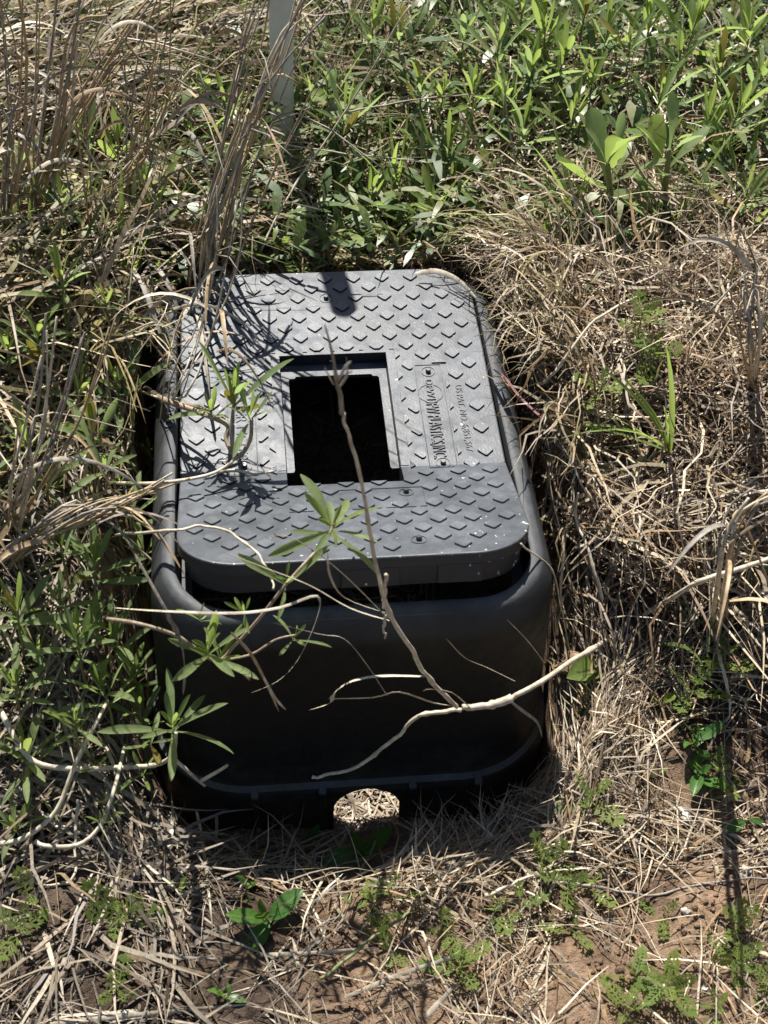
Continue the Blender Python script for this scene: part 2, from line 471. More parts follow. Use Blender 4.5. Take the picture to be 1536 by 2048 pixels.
# hole side walls
hl = [[lid(x, s, w) for x, s in hole2] for w in (0, -1.35)]
V, F = loft(hl); vv = [bm.verts.new(v) for v in V]
for f in F: bm.faces.new([vv[k] for k in f[::-1]])
# underside
und = rrect(LX0 + .5, LX1 - .5, LS0 + .5, LS1 - .5, 3.1, 10, SIDE)
eo = []; vo = [bm.verts.new((x, y, -1.0)) for x, y in und]; vh = [bm.verts.new((x, y, -1.0)) for x, y in hole2]
for L in (vo, vh):
    for k in range(len(L)): eo.append(bm.edges.new((L[k], L[(k + 1) % len(L)])))
rf = bmesh.ops.triangle_fill(bm, use_beauty=True, edges=eo)
newf = [f for f in rf['geom'] if isinstance(f, bmesh.types.BMFace)]
ge = set(newf)
for f in newf: ge.update(f.edges); ge.update(f.verts)
bmesh.ops.bisect_plane(bm, geom=list(ge), plane_co=(0, SB, 0), plane_no=(0, 1, 0), dist=1e-4)
for v in bm.verts:
    if abs(v.co.z + 1.0) < 1e-7 and v.index < 0 or (abs(v.co.z + 1.0) < 1e-9): v.co = Vector(lid(v.co.x, v.co.y, -1.0))
bmesh.ops.remove_doubles(bm, verts=bm.verts[:], dist=1e-4)
bmesh.ops.translate(bm, verts=bm.verts, vec=-Vector(ORG_LID)); bmesh.ops.scale(bm, verts=bm.verts, vec=(S, S, S))
bmesh.ops.recalc_face_normals(bm, faces=bm.faces)
me = bpy.data.meshes.new('lid'); bm.to_mesh(me); bm.free()
me.polygons.foreach_set('use_smooth', np.ones(len(me.polygons), bool)); me.set_sharp_from_angle(angle=math.radians(14))
root_lid = link_mesh('lid', me, M_LID, root_box)
root_lid['label'] = 'warped black diamond tread lid with a rectangular opening, its front strip bent up'
# skirt hanging below the rim
loops = [lid_loop(.34, -.7), lid_loop(.42, -2.1), lid_loop(.8, -2.1), lid_loop(.84, -.98)]
V, F = loft(loops)
mesh_np('lid_skirt', V, F, M_LID, root_lid, ORG_LID, True, 30)
def lid_prism(name, poly, w0, w1, mat=M_LID, bev=0):
    """polygon in (x, s), raised between heights w0 and w1"""
    bm = bmesh.new()
    A = [bm.verts.new(lid(x, s, w0)) for x, s in poly]; B = [bm.verts.new(lid(x, s, w1)) for x, s in poly]
    bm.faces.new(A); bm.faces.new(B)
    for k in range(len(poly)):
        k2 = (k + 1) % len(poly); bm.faces.new((A[k], A[k2], B[k2], B[k]))
    if bev: bmesh.ops.bevel(bm, geom=bm.edges[:], offset=bev, segments=1, affect='EDGES')
    return bm_obj(name, bm, mat, root_lid, ORG_LID)
for x0_, x1_ in ((-3.9, -.7), (-7.6, -6.9), (1.5, 4.0)):
    bm = bmesh.new(); A = []; B = []
    for s_, L_ in ((LS0 + .22, A), (LS0 + .6, B)):
        for x_, w_ in ((x0_, -.85), (x1_, -.85), (x1_, -2.0), (x0_, -2.0)): L_.append(bm.verts.new(lid(x_, s_, w_)))
    bm.faces.new(A); bm.faces.new(B)
    for k in range(4): bm.faces.new((A[k], A[(k + 1) % 4], B[(k + 1) % 4], B[k]))
    bm_obj('latch_tab', bm, M_LID, root_lid, ORG_LID)
# reader opening: thin raised border, and a sunken ledge on three sides
fr = .5
border = [(HX0 - .5, -11.0), (HX0 - .5, HS1 + .22), (HX1 + .5, HS1 + .22), (HX1 + .5, -11.0), (HX1 + .004, -11.0), (HX1 + .004, HS1 + .004), (HX0 - .004, HS1 + .004), (HX0 - .004, -11.0)]
lid_prism('opening_border', border, -.05, .045)
led = [(HX0 + .02, -10.4), (HX0 + .02, HS1 - .02), (HX1 - .02, HS1 - .02), (HX1 - .02, -10.4), (HX1 - .47, -10.4), (HX1 - .55, -10.25), (HX1 - .55, HS1 - 1.45),
       (HX1 - .66, HS1 - 1.3), (HX1 - .95, HS1 - 1.28), (HX1 - 1.05, HS1 - 1.1), (HX0 + 1.05, HS1 - 1.1), (HX0 + .95, HS1 - 1.28), (HX0 + .66, HS1 - 1.3),
       (HX0 + .55, HS1 - 1.45), (HX0 + .55, -10.25), (HX0 + .47, -10.4)]
lid_prism('reader_ledge', led, -1.15, -.85)
for k, x in enumerate((-6.9, -4.8, -2.95, -1.05, .98)):
    lid_prism('snap_slot', [(x - .14, -.47), (x + .14, -.47), (x + .14, -.38), (x - .14, -.38)], -.02, .10)
# lettering panels: thin raised outline
def outline(x0, x1, s0, s1, t=.045):
    bm = bmesh.new()
    o = [(x0, s0), (x1, s0), (x1, s1), (x0, s1)]; i = [(x0 + t, s0 + t), (x1 - t, s0 + t), (x1 - t, s1 - t), (x0 + t, s1 - t)]
    for k in range(4):
        k2 = (k + 1) % 4
        q = [o[k], o[k2], i[k2], i[k]]
        A = [bm.verts.new(lid(a, b, -.01)) for a, b in q]; B = [bm.verts.new(lid(a, b, .05)) for a, b in q]
        bm.faces.new(A); bm.faces.new(B)
        for j in range(4):
            j2 = (j + 1) % 4; bm.faces.new((A[j], A[j2], B[j2], B[j]))
    bm_obj('panel_outline', bm, M_LID, root_lid, ORG_LID)
PAN = [(2.33, 4.1, -11.42, -2.05), (-10.05, -8.25, -11.42, -2.05)]
for x0, x1, s0, s1 in PAN:
    outline(x0, x1, s0, s1)
outline(-6.55, 1.55, -16.4, -13.9, .03)
def ring(x, s, r, t=.04, n=28, w=.045):
    bm = bmesh.new()
    L = []
    for rr, ww in ((r, -.01), (r, w), (r - t, w), (r - t, -.01)):
        L.append([bm.verts.new(lid(x + rr * math.cos(a), s + rr * math.sin(a), ww)) for a in np.linspace(0, 2 * math.pi, n, endpoint=False)])
    for a in range(3):
        for k in range(n): bm.faces.new((L[a][k], L[a][(k + 1) % n], L[a + 1][(k + 1) % n], L[a + 1][k]))
    return bm
STUDS = [(3.2, -2.72), (3.22, -10.95), (-3.04, 4.95), (-9.14, -2.6), (-9.07, -10.5), (.5, -14.55), (.58, -20.35)]
for x, s in STUDS:
    bm_obj('stud_ring', ring(x, s, .46), M_LID, root_lid, ORG_LID)
    bm = bmesh.new(); n = 14
    L = [[bm.verts.new(lid(x + r * math.cos(a), s + r * math.sin(a), w)) for a in np.linspace(0, 2 * math.pi, n, endpoint=False)] for r, w in ((.17, -.02), (.17, .2), (.14, .25))]
    for a in range(2):
        for k in range(n): bm.faces.new((L[a][k], L[a][(k + 1) % n], L[a + 1][(k + 1) % n], L[a + 1][k]))
    bm.faces.new(L[2])
    bm_obj('stud', bm, M_METAL, root_lid, ORG_LID, True, 40)
bm_obj('logo_ring', ring(3.12, -4.75, .82, .035, 36), M_LID, root_lid, ORG_LID)
place_text('DFW', lid, -3.5, -5.15, 2.92, .48, M_LID, root_lid, ORG_LID, .08, .01)
place_text('DFW PLASTICS,INC.', lid, -5.3, -10.55, 2.72, .86, M_LID, root_lid, ORG_LID, .08, .0)
place_text('US PAT. NO. 6,851,567', lid, -4.1, -10.05, 4.82, .45, M_LID, root_lid, ORG_LID, .05)
place_text('WATER METER', lid, -3.2, -10.05, -9.5, .72, M_LID, root_lid, ORG_LID, .06)
# tread diamonds
def octo(cx, cs, hd, cut=.12):
    P = [(cx + hd, cs), (cx, cs + hd), (cx - hd, cs), (cx, cs - hd)]
    out = []
    for k in range(4):
        a = np.array(P[k - 1]); b = np.array(P[k]); c = np.array(P[(k + 1) % 4])
        out += [tuple(b + (a - b) * cut), tuple(b + (c - b) * cut)]
    return out
def clip(poly, nx_, ny_, d):
    out = []
    for k in range(len(poly)):
        a, b = poly[k], poly[(k + 1) % len(poly)]
        da = nx_ * a[0] + ny_ * a[1] - d; db = nx_ * b[0] + ny_ * b[1] - d
        if da >= 0: out.append(a)
        if da * db < 0:
            t = da / (da - db); out.append((a[0] + t * (b[0] - a[0]), a[1] + t * (b[1] - a[1])))
    return out
KEEP = [(HX0 - .58, HX1 + .58, HS0 - .04, HS1 + .34)] + [(a - .12, b + .12, c - .1, d + .1) for a, b, c, d in PAN]
def inside_lid(x, s, mrg):
    x0, x1, s0, s1, r = LX0 + mrg, LX1 - mrg, LS0 + mrg, LS1 - mrg, 3.6 - mrg
    if not (x0 < x < x1 and s0 < s < s1): return False
    qx = max(x0 + r - x, x - x1 + r, 0); qs = max(s0 + r - s, s - s1 + r, 0)
    return math.hypot(qx, qs) < r
shared = {}
def plain_diamond(strip):
    if strip not in shared:
        bm = bmesh.new()
        A = [bm.verts.new((x * S, s * S, -.02 * S)) for x, s in octo(0, 0, .575)]
        B = [bm.verts.new((x * S, s * S, .095 * S)) for x, s in octo(0, 0, .55)]
        C = [bm.verts.new((x * S, s * S, .12 * S)) for x, s in octo(0, 0, .525)]
        bm.faces.new(C)
        for X, Y in ((A, B), (B, C)):
            for k in range(8): bm.faces.new((X[k], X[(k + 1) % 8], Y[(k + 1) % 8], Y[k]))
        bmesh.ops.recalc_face_normals(bm, faces=bm.faces)
        me = bpy.data.meshes.new('tread_diamond'); bm.to_mesh(me); bm.free(); me.materials.append(M_TREAD)
        shared[strip] = me
    return shared[strip]
n_d = 0
for i in range(-13, 8):
    for j in range(-22, 8):
        if (i + j) % 2: continue
        if not inside_lid(i, j, .72): continue
        if any(math.hypot(i - x, j - s) < .78 for x, s in STUDS): continue
        # patent line
        if 4.5 < i < 5.6 and -10.4 < j < -3.6: continue
        whole, poly, drop = True, octo(i, j, .55), False
        for x0, x1, s0, s1 in KEEP:
            if i + .57 < x0 or i - .57 > x1 or j + .57 < s0 or j - .57 > s1: continue
            if x0 < i < x1 and s0 < j < s1:
                dd = [(i - x0, (-1, 0, -x0)), (x1 - i, (1, 0, x1)), (j - s0, (0, -1, -s0)), (s1 - j, (0, 1, s1))]
                dmin, e = min(dd)
                if dmin > .45: drop = True; break
            else:
                dd = [(x0 - i, (-1, 0, -x0)), (i - x1, (1, 0, x1)), (s0 - j, (0, -1, -s0)), (j - s1, (0, 1, s1))]
                dmax, e = max(dd)
            poly = clip(poly, *e); whole = False
            if len(poly) < 3: drop = True; break
        if drop: continue
        n_d += 1
        if whole:
            o = bpy.data.objects.new('tread_diamond', plain_diamond(0)); col.objects.link(o); o.parent = root_lid
            p_ = Vector(lid(i, j, 0)) - Vector(ORG_LID)
            o.location = p_ * S
            o.rotation_euler = (T0 if j >= SB else -T1, 0, 0)
        else:
            A = np.array(poly)
            c = A.mean(0)
            lid_prism('tread_diamond', [tuple(q) for q in A], -.02, .115, M_TREAD)

# ------------------------------------------------------------------ marker post
def tube(path, rads, n=6, cap=True):
    P = np.asarray(path, float); R = np.broadcast_to(np.asarray(rads, float), (len(P),))
    T = np.gradient(P, axis=0); T /= np.linalg.norm(T, axis=1)[:, None] + 1e-9
    ref = np.array([0.21, 0.13, .97]) if abs(T[0][2]) < .9 else np.array([1., .1, 0])
    V = []
    for k in range(len(P)):
        a = np.cross(T[k], ref); a /= np.linalg.norm(a) + 1e-9; b = np.cross(T[k], a)
        for q in range(n):
            an = 2 * math.pi * q / n
            V.append(P[k] + R[k] * (a * math.cos(an) + b * math.sin(an)))
    F = []
    for k in range(len(P) - 1):
        for q in range(n):
            q2 = (q + 1) % n; F.append((k * n + q, k * n + q2, (k + 1) * n + q2, (k + 1) * n + q))
    if cap: F.append(tuple(range(n))[::-1]); F.append(tuple((len(P) - 1) * n + q for q in range(n)))
    return V, F
pb = (-5.05, 28.0, float(ground(-5, 28, False)) - 2)
ptop = (-4.75, 27.2, 36.5)
root_post = empty('marker_post', pb, 'white plastic marker post standing in the grass behind the meter box', 'post')
V, F = tube(np.linspace(pb, ptop, 6), .92, 28, False)
Vi, Fi = tube(np.linspace(pb, ptop, 6), .82, 28, False)
n0 = len(V)
F = F + [tuple(k + n0 for k in f[::-1]) for f in Fi]
F += [((5 * 28) + q, (5 * 28) + (q + 1) % 28, n0 + 5 * 28 + (q + 1) % 28, n0 + 5 * 28 + q) for q in range(28)]
POST_CLEAR = [(-5.0, 27.0, z, 3.0) for z in (-1, 1.5, 4, 6.5, 9)]
mesh_np('post_tube', V + Vi, F, M_POST, root_post, pb, True, 40)

# ------------------------------------------------------------------ leaves
def leaf_mesh(name, prof, ratio, curve, fold, mat, wave=0.0, twist=0.0):
    ts, ws = zip(*prof)
    V = []; F = []
    for k, (t, w) in enumerate(prof):
        hw_ = w * ratio / 2
        z = curve * t * t; x = t * (1 - .25 * abs(curve) * t)
        wz = wave * math.sin(t * 17) * hw_
        tw = twist * t
        for sgn in (-1, 0, 1):
            y = sgn * hw_; zz = abs(sgn) * (fold * hw_ + wz * sgn)
            V.append((x, y * math.cos(tw) - zz * math.sin(tw), z + y * math.sin(tw) + zz * math.cos(tw)))
    for k in range(len(prof) - 1):
        a = k * 3
        F += [(a, a + 3, a + 4, a + 1), (a + 1, a + 4, a + 5, a + 2)]
    me = bpy.data.meshes.new(name); me.from_pydata(V, [], F)
    me.polygons.foreach_set('use_smooth', np.ones(len(F), bool)); me.materials.append(mat); me.update()
    return me
LANCE = [(0, .22), (.08, .3), (.22, .5), (.4, .78), (.58, .98), (.74, 1), (.87, .74), (.95, .42), (1, .04)]
SPAT = [(0, .2), (.12, .22), (.28, .35), (.45, .62), (.6, .9), (.76, 1), (.89, .82), (.96, .48), (1, .06)]
OVAL = [(0, .12), (.06, .2), (.18, .62), (.35, .92), (.52, 1), (.7, .88), (.85, .58), (.95, .25), (1, .03)]
def variants(name, prof, ratio, mat, n=5, wave=0.0, up=0.0):
    out = []
    for k in range(n):
        out.append(leaf_mesh(name, prof, ratio * random.uniform(.82, 1.2), random.uniform(-.34, .34) + up, random.uniform(.2, .7), mat, wave * random.uniform(.3, 1), random.uniform(-.5, .5)))
    return out
def lobed_mesh(mat, n=4, k=1.0):
    """pinnately lobed leaf, one surface"""
    V = []; F = []
    def quadlobe(x, y, z, ang, L, w):
        b = len(V); c, s_ = math.cos(ang), math.sin(ang)
        for (t, ww, dz) in ((0, .35, 0), (.35, .8, .02), (.7, 1, .0), (1, .1, -.03)):
            for sg in (-1, 1):
                V.append((x + c * t * L - s_ * sg * ww * w, y + s_ * t * L + c * sg * ww * w, z + dz * L + .02))
        for q in range(3): F.append((b + q * 2, b + q * 2 + 2, b + q * 2 + 3, b + q * 2 + 1))
    b = len(V)
    for t in (0, .3, .6, .9):
        V.extend([(t, -.025, -.12 * t * t), (t, .025, -.12 * t * t)])
    for q in range(3): F.append((b + q * 2, b + q * 2 + 2, b + q * 2 + 3, b + q * 2 + 1))
    for q in range(n):
        t = .2 + .62 * q / (n - 1)
        L = (.34 - .16 * abs(q / (n - 1) - .4)) * random.uniform(.85, 1.15) * k
        for sg in (-1, 1):
            a = sg * math.radians(random.uniform(42, 60))
            quadlobe(t, sg * .02, -.12 * t * t, a, L, .05 * k + .004)
            cx_, sx_ = t + math.cos(a) * L * .55, sg * .02 + math.sin(a) * L * .55
            quadlobe(cx_, sx_, -.12 * t * t + .004, a + .8, L * .45, .03); quadlobe(cx_, sx_, -.12 * t * t + .004, a - .8, L * .45, .03)
    quadlobe(.85, 0, -.1, 0, .28, .06); quadlobe(.85, 0, -.098, .6, .2, .04); quadlobe(.85, 0, -.098, -.6, .2, .04)
    me = bpy.data.meshes.new('leaf'); me.from_pydata(V, [], F); me.materials.append(mat)
    me.polygons.foreach_set('use_smooth', np.ones(len(F), bool)); me.update()
    return me
LV = {'lance': variants('leaf', LANCE, .145, M_LEAF, 9), 'fresh': variants('leaf', LANCE, .15, M_LEAFY, 9), 'spat': variants('leaf', SPAT, .3, M_LEAFY, 5, .25),
      'spatg': variants('leaf', SPAT, .26, M_LEAF, 5, .2), 'oval': variants('leaf', OVAL, .44, M_OVAL, 5), 'ovaly': variants('leaf', OVAL, .46, M_LEAFY, 4),
      'yell': variants('leaf', LANCE, .2, M_YELL, 3), 'lobe': [lobed_mesh(M_LEAFY, 4, 1.0) for _ in range(5)], 'fern': [lobed_mesh(M_LEAFY, 6, .75) for _ in range(4)],
      'grass': variants('leaf', [(0, .8), (.15, 1), (.35, .95), (.55, .8), (.75, .6), (.9, .32), (1, .03)], .045, M_LEAFY, 6, 0, -.35)}
def add_leaf(root, org, pos, az, el, L, kind, roll=0.0):
    me = random.choice(LV[kind])
    o = bpy.data.objects.new('leaf', me); col.objects.link(o); o.parent = root
    r = Matrix.Rotation(az, 4, 'Z') @ Matrix.Rotation(-el, 4, 'Y') @ Matrix.Rotation(roll, 4, 'X')
    o.matrix_local = Matrix.Translation((Vector(pos) - Vector(org)) * S) @ r @ Matrix.Scale(L * S, 4)
    return o
def smooth_path(P, n=None):
    P = np.asarray(P, float)
    if len(P) < 3: return np.linspace(P[0], P[-1], n or 4)
    n = n or (len(P) - 1) * 4 + 1
    t = np.linspace(0, len(P) - 1, n); out = []
    for u in t:
        k = min(int(u), len(P) - 2); f = u - k
        p0 = P[max(k - 1, 0)]; p1 = P[k]; p2 = P[k + 1]; p3 = P[min(k + 2, len(P) - 1)]
        out.append(.5 * ((2 * p1) + (-p0 + p2) * f + (2 * p0 - 5 * p1 + 4 * p2 - p3) * f * f + (-p0 + 3 * p1 - 3 * p2 + p3) * f ** 3))
    return np.array(out)
HERO = list(POST_CLEAR)
def cluster(root, org, pos, up, n, L, kind, young=None, lo=18, hi=78, az0=None, length=None):
    """leaves spiralling round the end of a shoot"""
    up = np.asarray(up, float); up /= np.linalg.norm(up)
    q = Vector((0, 0, 1)).rotation_difference(Vector(up)).to_matrix().to_4x4()
    length = L * .45 if length is None else length
    HERO.append((*np.asarray(pos, float), L))
    az = random.uniform(0, 6.28) if az0 is None else az0
    for k in range(n):
        t = k / max(n - 1, 1)
        az += 2.4 + random.uniform(-.35, .35)
        el = math.radians(lo + (hi - lo) * t + random.uniform(-12, 12))
        l = L * (1 - .5 * t ** 2) * random.uniform(.55, 1.15)
        kd = young if (young and t > .6) else kind
        if kind == 'lance' and random.random() < .07: kd = 'yell'
        me = random.choice(LV[kd])
        o = bpy.data.objects.new('leaf', me); col.objects.link(o); o.parent = root
        r = q @ Matrix.Rotation(az, 4, 'Z') @ Matrix.Rotation(-el, 4, 'Y') @ Matrix.Rotation(random.uniform(-.5, .5), 4, 'X')
        pp = np.asarray(pos) - up * length * (1 - t)
        o.matrix_local = Matrix.Translation(Vector(pp - np.asarray(org)) * S) @ r @ Matrix.Scale(l * S, 4)
def shoot(px, py, label, H=3.5, n=9, L=3.4, kind='lance', young='fresh', group=None, lean=(0, 0), name='weed_shoot', cat='weed', lift=0, r=.09, lo=20, hi=80, stem=None):
    """a plant whose leaf whorl sits at the picture point, standing on the soil"""
    H = H * (.75 if 'seedling' in name else 1); L = L * (.8 if kind == 'fern' else 1)
    p = hit(px, py, H + lift)
    g0 = float(ground(p[0], p[1], False))
    b = np.array([p[0] - lean[0], p[1] - lean[1], g0 - .3]); 
    root = empty(name, b, label, cat, group)
    mid = (b + p) / 2 + np.array([random.uniform(-.3, .3), random.uniform(-.3, .3), 0])
    P = smooth_path([b, mid, p], 6)
    V, F = tube(P, np.linspace(r * 1.2, r * .8, 6), 6)
    mesh_np('stem', V, F, stem or M_GSTEM, root, b)
    cluster(root, b, p, P[-1] - P[-2], n, L, kind, young, lo, hi, length=min(L * .5, H * .8))
    return root
def pts(spec):
    out = []
    for s_ in spec:
        x, y, mode, v = s_
        out.append(onz(x, y, v) if mode == 'z' else ony(x, y, v) if mode == 'y' else hit(x, y, v))
    return np.array(out)

# ------------------------------------------------------------------ weeds that lean over the box
def runner(name, label, spec, clusters, r0=.13, r1=.08, mat=M_STEM, branches=(), cat='weed', group=None):
    P = smooth_path(pts(spec)); b = P[0]
    for k in range(0, len(P), 2): HERO.append((*P[k], 1.3))
    root = empty(name, b, label, cat, group)
    V, F = tube(P, np.linspace(r0, r1, len(P)), 6)
    mesh_np('stem', V, F, mat, root, b)
    for br in branches:
        Q = smooth_path(pts(br)); V, F = tube(Q, np.linspace(r1 * 1.1, r1 * .7, len(Q)), 5)
        mesh_np('stem', V, F, mat, root, b)
    for (pt, up, n, L, kind, lo, hi) in clusters:
        c = pts([pt])[0]
        cluster(root, b, c, up, n, L, kind, 'fresh', lo, hi, length=L * .22)
    return root
runner('leafy_weed', 'green weed with a yellow-edged leaf arching over the lettering at the left of the lid',
       [(290, 775, 'g', 1.0), (330, 800, 'z', 1.2), (400, 825, 'z', 2.0), (455, 850, 'z', 2.2), (452, 880, 'z', 1.6), (475, 915, 'z', 1.2), (500, 880, 'z', 2.4), (503, 838, 'z', 4.2)],
       [((470, 792, 'z', 4.2), (0.0, .1, 1), 12, 4.3, 'lance', 25, 80), ((500, 830, 'z', 4.2), (.2, .1, 1), 8, 3.1, 'lance', 25, 78), ((422, 822, 'z', 2.6), (-.1, 0, 1), 8, 2.7, 'lance', 15, 75)],
       .2, .12, M_STEM, [[(475, 915, 'z', 1.2), (462, 870, 'z', 2.4), (466, 820, 'z', 3.6), (470, 790, 'z', 4.2)], [(330, 800, 'z', 1.2), (400, 815, 'z', 2.0), (422, 822, 'z', 2.6)]])
runner('leafy_weed', 'long woody runner lying across the left of the lid to a pale curled leaf',
       [(215, 965, 'g', 1.5), (300, 967, 'z', .8), (380, 958, 'z', 1.0), (430, 945, 'z', 1.0), (462, 925, 'z', 1.0), (482, 905, 'z', 1.1)],
       [((240, 962, 'z', 1.2), (-.2, 0, 1), 6, 1.2, 'fresh', 20, 70), ((210, 935, 'z', 1.0), (0, 0, 1), 6, 2.6, 'lance', 20, 70)], .12, .09, M_STALK,
       [[(430, 945, 'z', 1.0), (470, 940, 'z', .8), (510, 948, 'z', 1.0), (548, 942, 'z', 1.2)]])
runner('leafy_weed', 'leafy runner rising past the front of the box to a whorl over the lid edge',
       [(215, 1238, 'y', -24.6), (280, 1248, 'y', -26.0), (360, 1275, 'y', -26.2), (430, 1322, 'y', -26.4), (470, 1290, 'y', -26.2), (520, 1235, 'y', -26), (575, 1165, 'y', -25.5), (620, 1115, 'y', -24.5), (652, 1080, 'y', -23.4), (668, 1045, 'y', -22.6)],
       [((664, 1052, 'y', -22.8), (.15, -.25, 1), 13, 3.7, 'lance', -8, 66), ((572, 1160, 'y', -25.5), (.1, -.1, 1), 6, 2.9, 'lance', 15, 72), ((488, 1222, 'y', -26), (-.1, 0, 1), 6, 1.7, 'fresh', 25, 75),
        ((415, 1300, 'y', -26.4), (0, -.1, 1), 10, 3.4, 'lance', 22, 80), ((440, 1310, 'y', -26.4), (.2, -.1, 1), 7, 2.7, 'fresh', 30, 80), ((590, 1272, 'y', -26.3), (.4, 0, 1), 6, 2.2, 'lance', 5, 65), ((400, 1235, 'y', -25.7), (0, 0, 1), 5, 1.5, 'fresh', 20, 70)],
       .11, .075, M_STEM, [[(430, 1322, 'y', -26.4), (500, 1310, 'y', -26.4), (550, 1280, 'y', -26.3), (590, 1270, 'y', -26.3)], [(440, 1322, 'y', -26.4), (470, 1335, 'y', -26.5), (500, 1360, 'y', -26.6)]])
runner('leafy_weed', 'pale woody runner ending in two blunt upright leaves left of the box front',
       [(0, 1420, 'g', 4.0), (45, 1500, 'g', 3.8), (85, 1530, 'g', 3.6), (160, 1538, 'g', 3.4), (230, 1535, 'y', -25.6), (310, 1530, 'y', -26), (345, 1508, 'y', -26.4), (352, 1465, 'y', -26.5)],
       [((346, 1450, 'y', -26.5), (.12, 0, 1), 13, 3.9, 'lance', 12, 82), ((300, 1480, 'y', -26), (0, 0, 1), 8, 2.6, 'lance', 10, 75), ((285, 1545, 'y', -26), (0, -.2, 1), 7, 2.0, 'fresh', 5, 60), ((190, 1530, 'g', 3.6), (0, 0, 1), 5, 1.1, 'fresh', 20, 70)],
       .19, .12, M_STALK, [[(345, 1515, 'y', -26.4), (390, 1555, 'y', -26.8), (410, 1572, 'y', -27)], [(402, 1562, 'y', -27), (440, 1540, 'y', -27), (455, 1530, 'y', -27)]])
runner('leafy_weed', 'bent woody runner with tiny green side shoots at the lower left',
       [(70, 1682, 'g', 1.6), (90, 1692, 'g', 1.6), (155, 1690, 'g', 1.7), (200, 1652, 'g', 2.0), (228, 1580, 'g', 3.0), (250, 1490, 'g', 4.2)],
       [((205, 1643, 'g', 2.4), (.1, 0, 1), 6, 1.3, 'fresh', 10, 70), ((218, 1620, 'g', 2.4), (0, 0, 1), 6, 1.3, 'fresh', 10, 70), ((215, 1600, 'g', 2.4), (0, 0, 1), 5, 1.1, 'fresh', 10, 70)], .16, .11, M_STALK)
runner('leafy_weed', 'long leaning woody stem with a leaf whorl at the left edge of the picture',
       [(0, 1688, 'g', 1.6), (50, 1675, 'g', 1.8), (112, 1622, 'g', 2.5), (150, 1530, 'g', 4.0), (190, 1450, 'g', 5), (215, 1402, 'g', 5.6)],
       [((30, 1655, 'g', 1.6), (0, -.1, 1), 9, 2.6, 'lance', 10, 80), ((110, 1628, 'g', 1.8), (.2, 0, 1), 4, 1.4, 'fresh', 20, 70)], .17, .11, M_STALK)
for (x, y, lab, H, n, L) in [
    (155, 1270, 'wide grey-green leaf whorl highest on the bank left of the box front', 6, 10, 4.4), (222, 1272, 'green whorl touching the left wall of the box, right of the widest whorl', 6, 11, 3.7),
    (205, 1375, 'dark narrow-leaved weed under the wide whorl on the left bank', 5, 9, 3.7), (262, 1335, 'bright green shoot pointing at the box left wall', 5.5, 10, 3.8),
    (48, 1500, 'upright whorl on the pale runner near the left edge', 3.5, 10, 3.6), (120, 1190, 'dim shoot half under dry blades on the left bank', 4.5, 8, 3.0),
    (185, 865, 'open shoot with three long leaves left of the lid rim', 5, 7, 4.6), (75, 665, 'grey-green shoot low among tan blades at the left edge', 5, 9, 4.2),
    (15, 690, 'shoot cut by the left edge of the picture below the tan clump', 5, 8, 3.8), (125, 555, 'tall pale-stemmed shoot in the upper left dry grass', 7, 10, 3.6),
    (322, 560, 'shoot with one large upright blade-like leaf behind the lid left corner', 7, 7, 5.0), (235, 770, 'dark shaded shoot beside the lid left rim', 3.5, 9, 4.2),
    (160, 780, 'small yellow-green shoot in the shade of the brown grass column', 3.5, 9, 3.0), (50, 880, 'shoot crossed by a tan stem at the left edge, below the brown column top', 4, 9, 3.8),
    (95, 965, 'bushy low shoot at the foot of the brown grass column', 3, 10, 2.6), (440, 590, 'little yellow-green shoot at the lid left back corner', 4, 8, 1.7)]:
    shoot(x, y, lab, H, n + 4, L, group='weeds on the left bank')

for (x, y, lab, H, n, L) in [
    (300, 905, 'grey-green shoot overhanging the left rim beside the moulded digits', 8.5, 10, 3.6), (262, 1010, 'shoot over the left rim level with the lid bend', 8.5, 9, 3.4),
    (330, 705, 'shoot overhanging the left rim below the bent tan bundle', 6, 9, 3.2), (285, 1110, 'shoot against the left rim at the lid front corner', 8.5, 10, 3.8),
    (120, 1085, 'shoot among flattened grey blades on the left bank', 6, 9, 3.4), (35, 1220, 'shoot at the left edge beside the widest whorl', 6, 10, 3.8),
    (190, 1120, 'shoot between the flattened blades and the widest whorl', 6.5, 9, 3.6), (30, 1370, 'shoot at the left edge above the pale runner', 5, 9, 3.6),
    (280, 1420, 'shoot tucked behind the two blunt upright leaves', 7, 10, 3.4), (150, 1440, 'low shoot over the bare stems on the left bank', 5, 9, 3.2),
    (300, 640, 'pale shoot under the bent tan bundle', 6, 9, 3.2), (210, 600, 'small shoot in the dead grass behind the lid left corner', 6, 9, 3.0),
    (30, 330, 'green shoot among the brown stems at the upper left edge', 6, 9, 3.8), (120, 400, 'green shoot at the foot of the brown stem cluster', 6, 9, 3.8), (470, 330, 'green shoot right of the leaning bundle', 6, 9, 3.6), (450, 200, 'green shoot behind the leaning bundle', 6, 9, 3.6)]:
    shoot(x, y, lab, H, n + 3, L, group='weeds on the left bank')

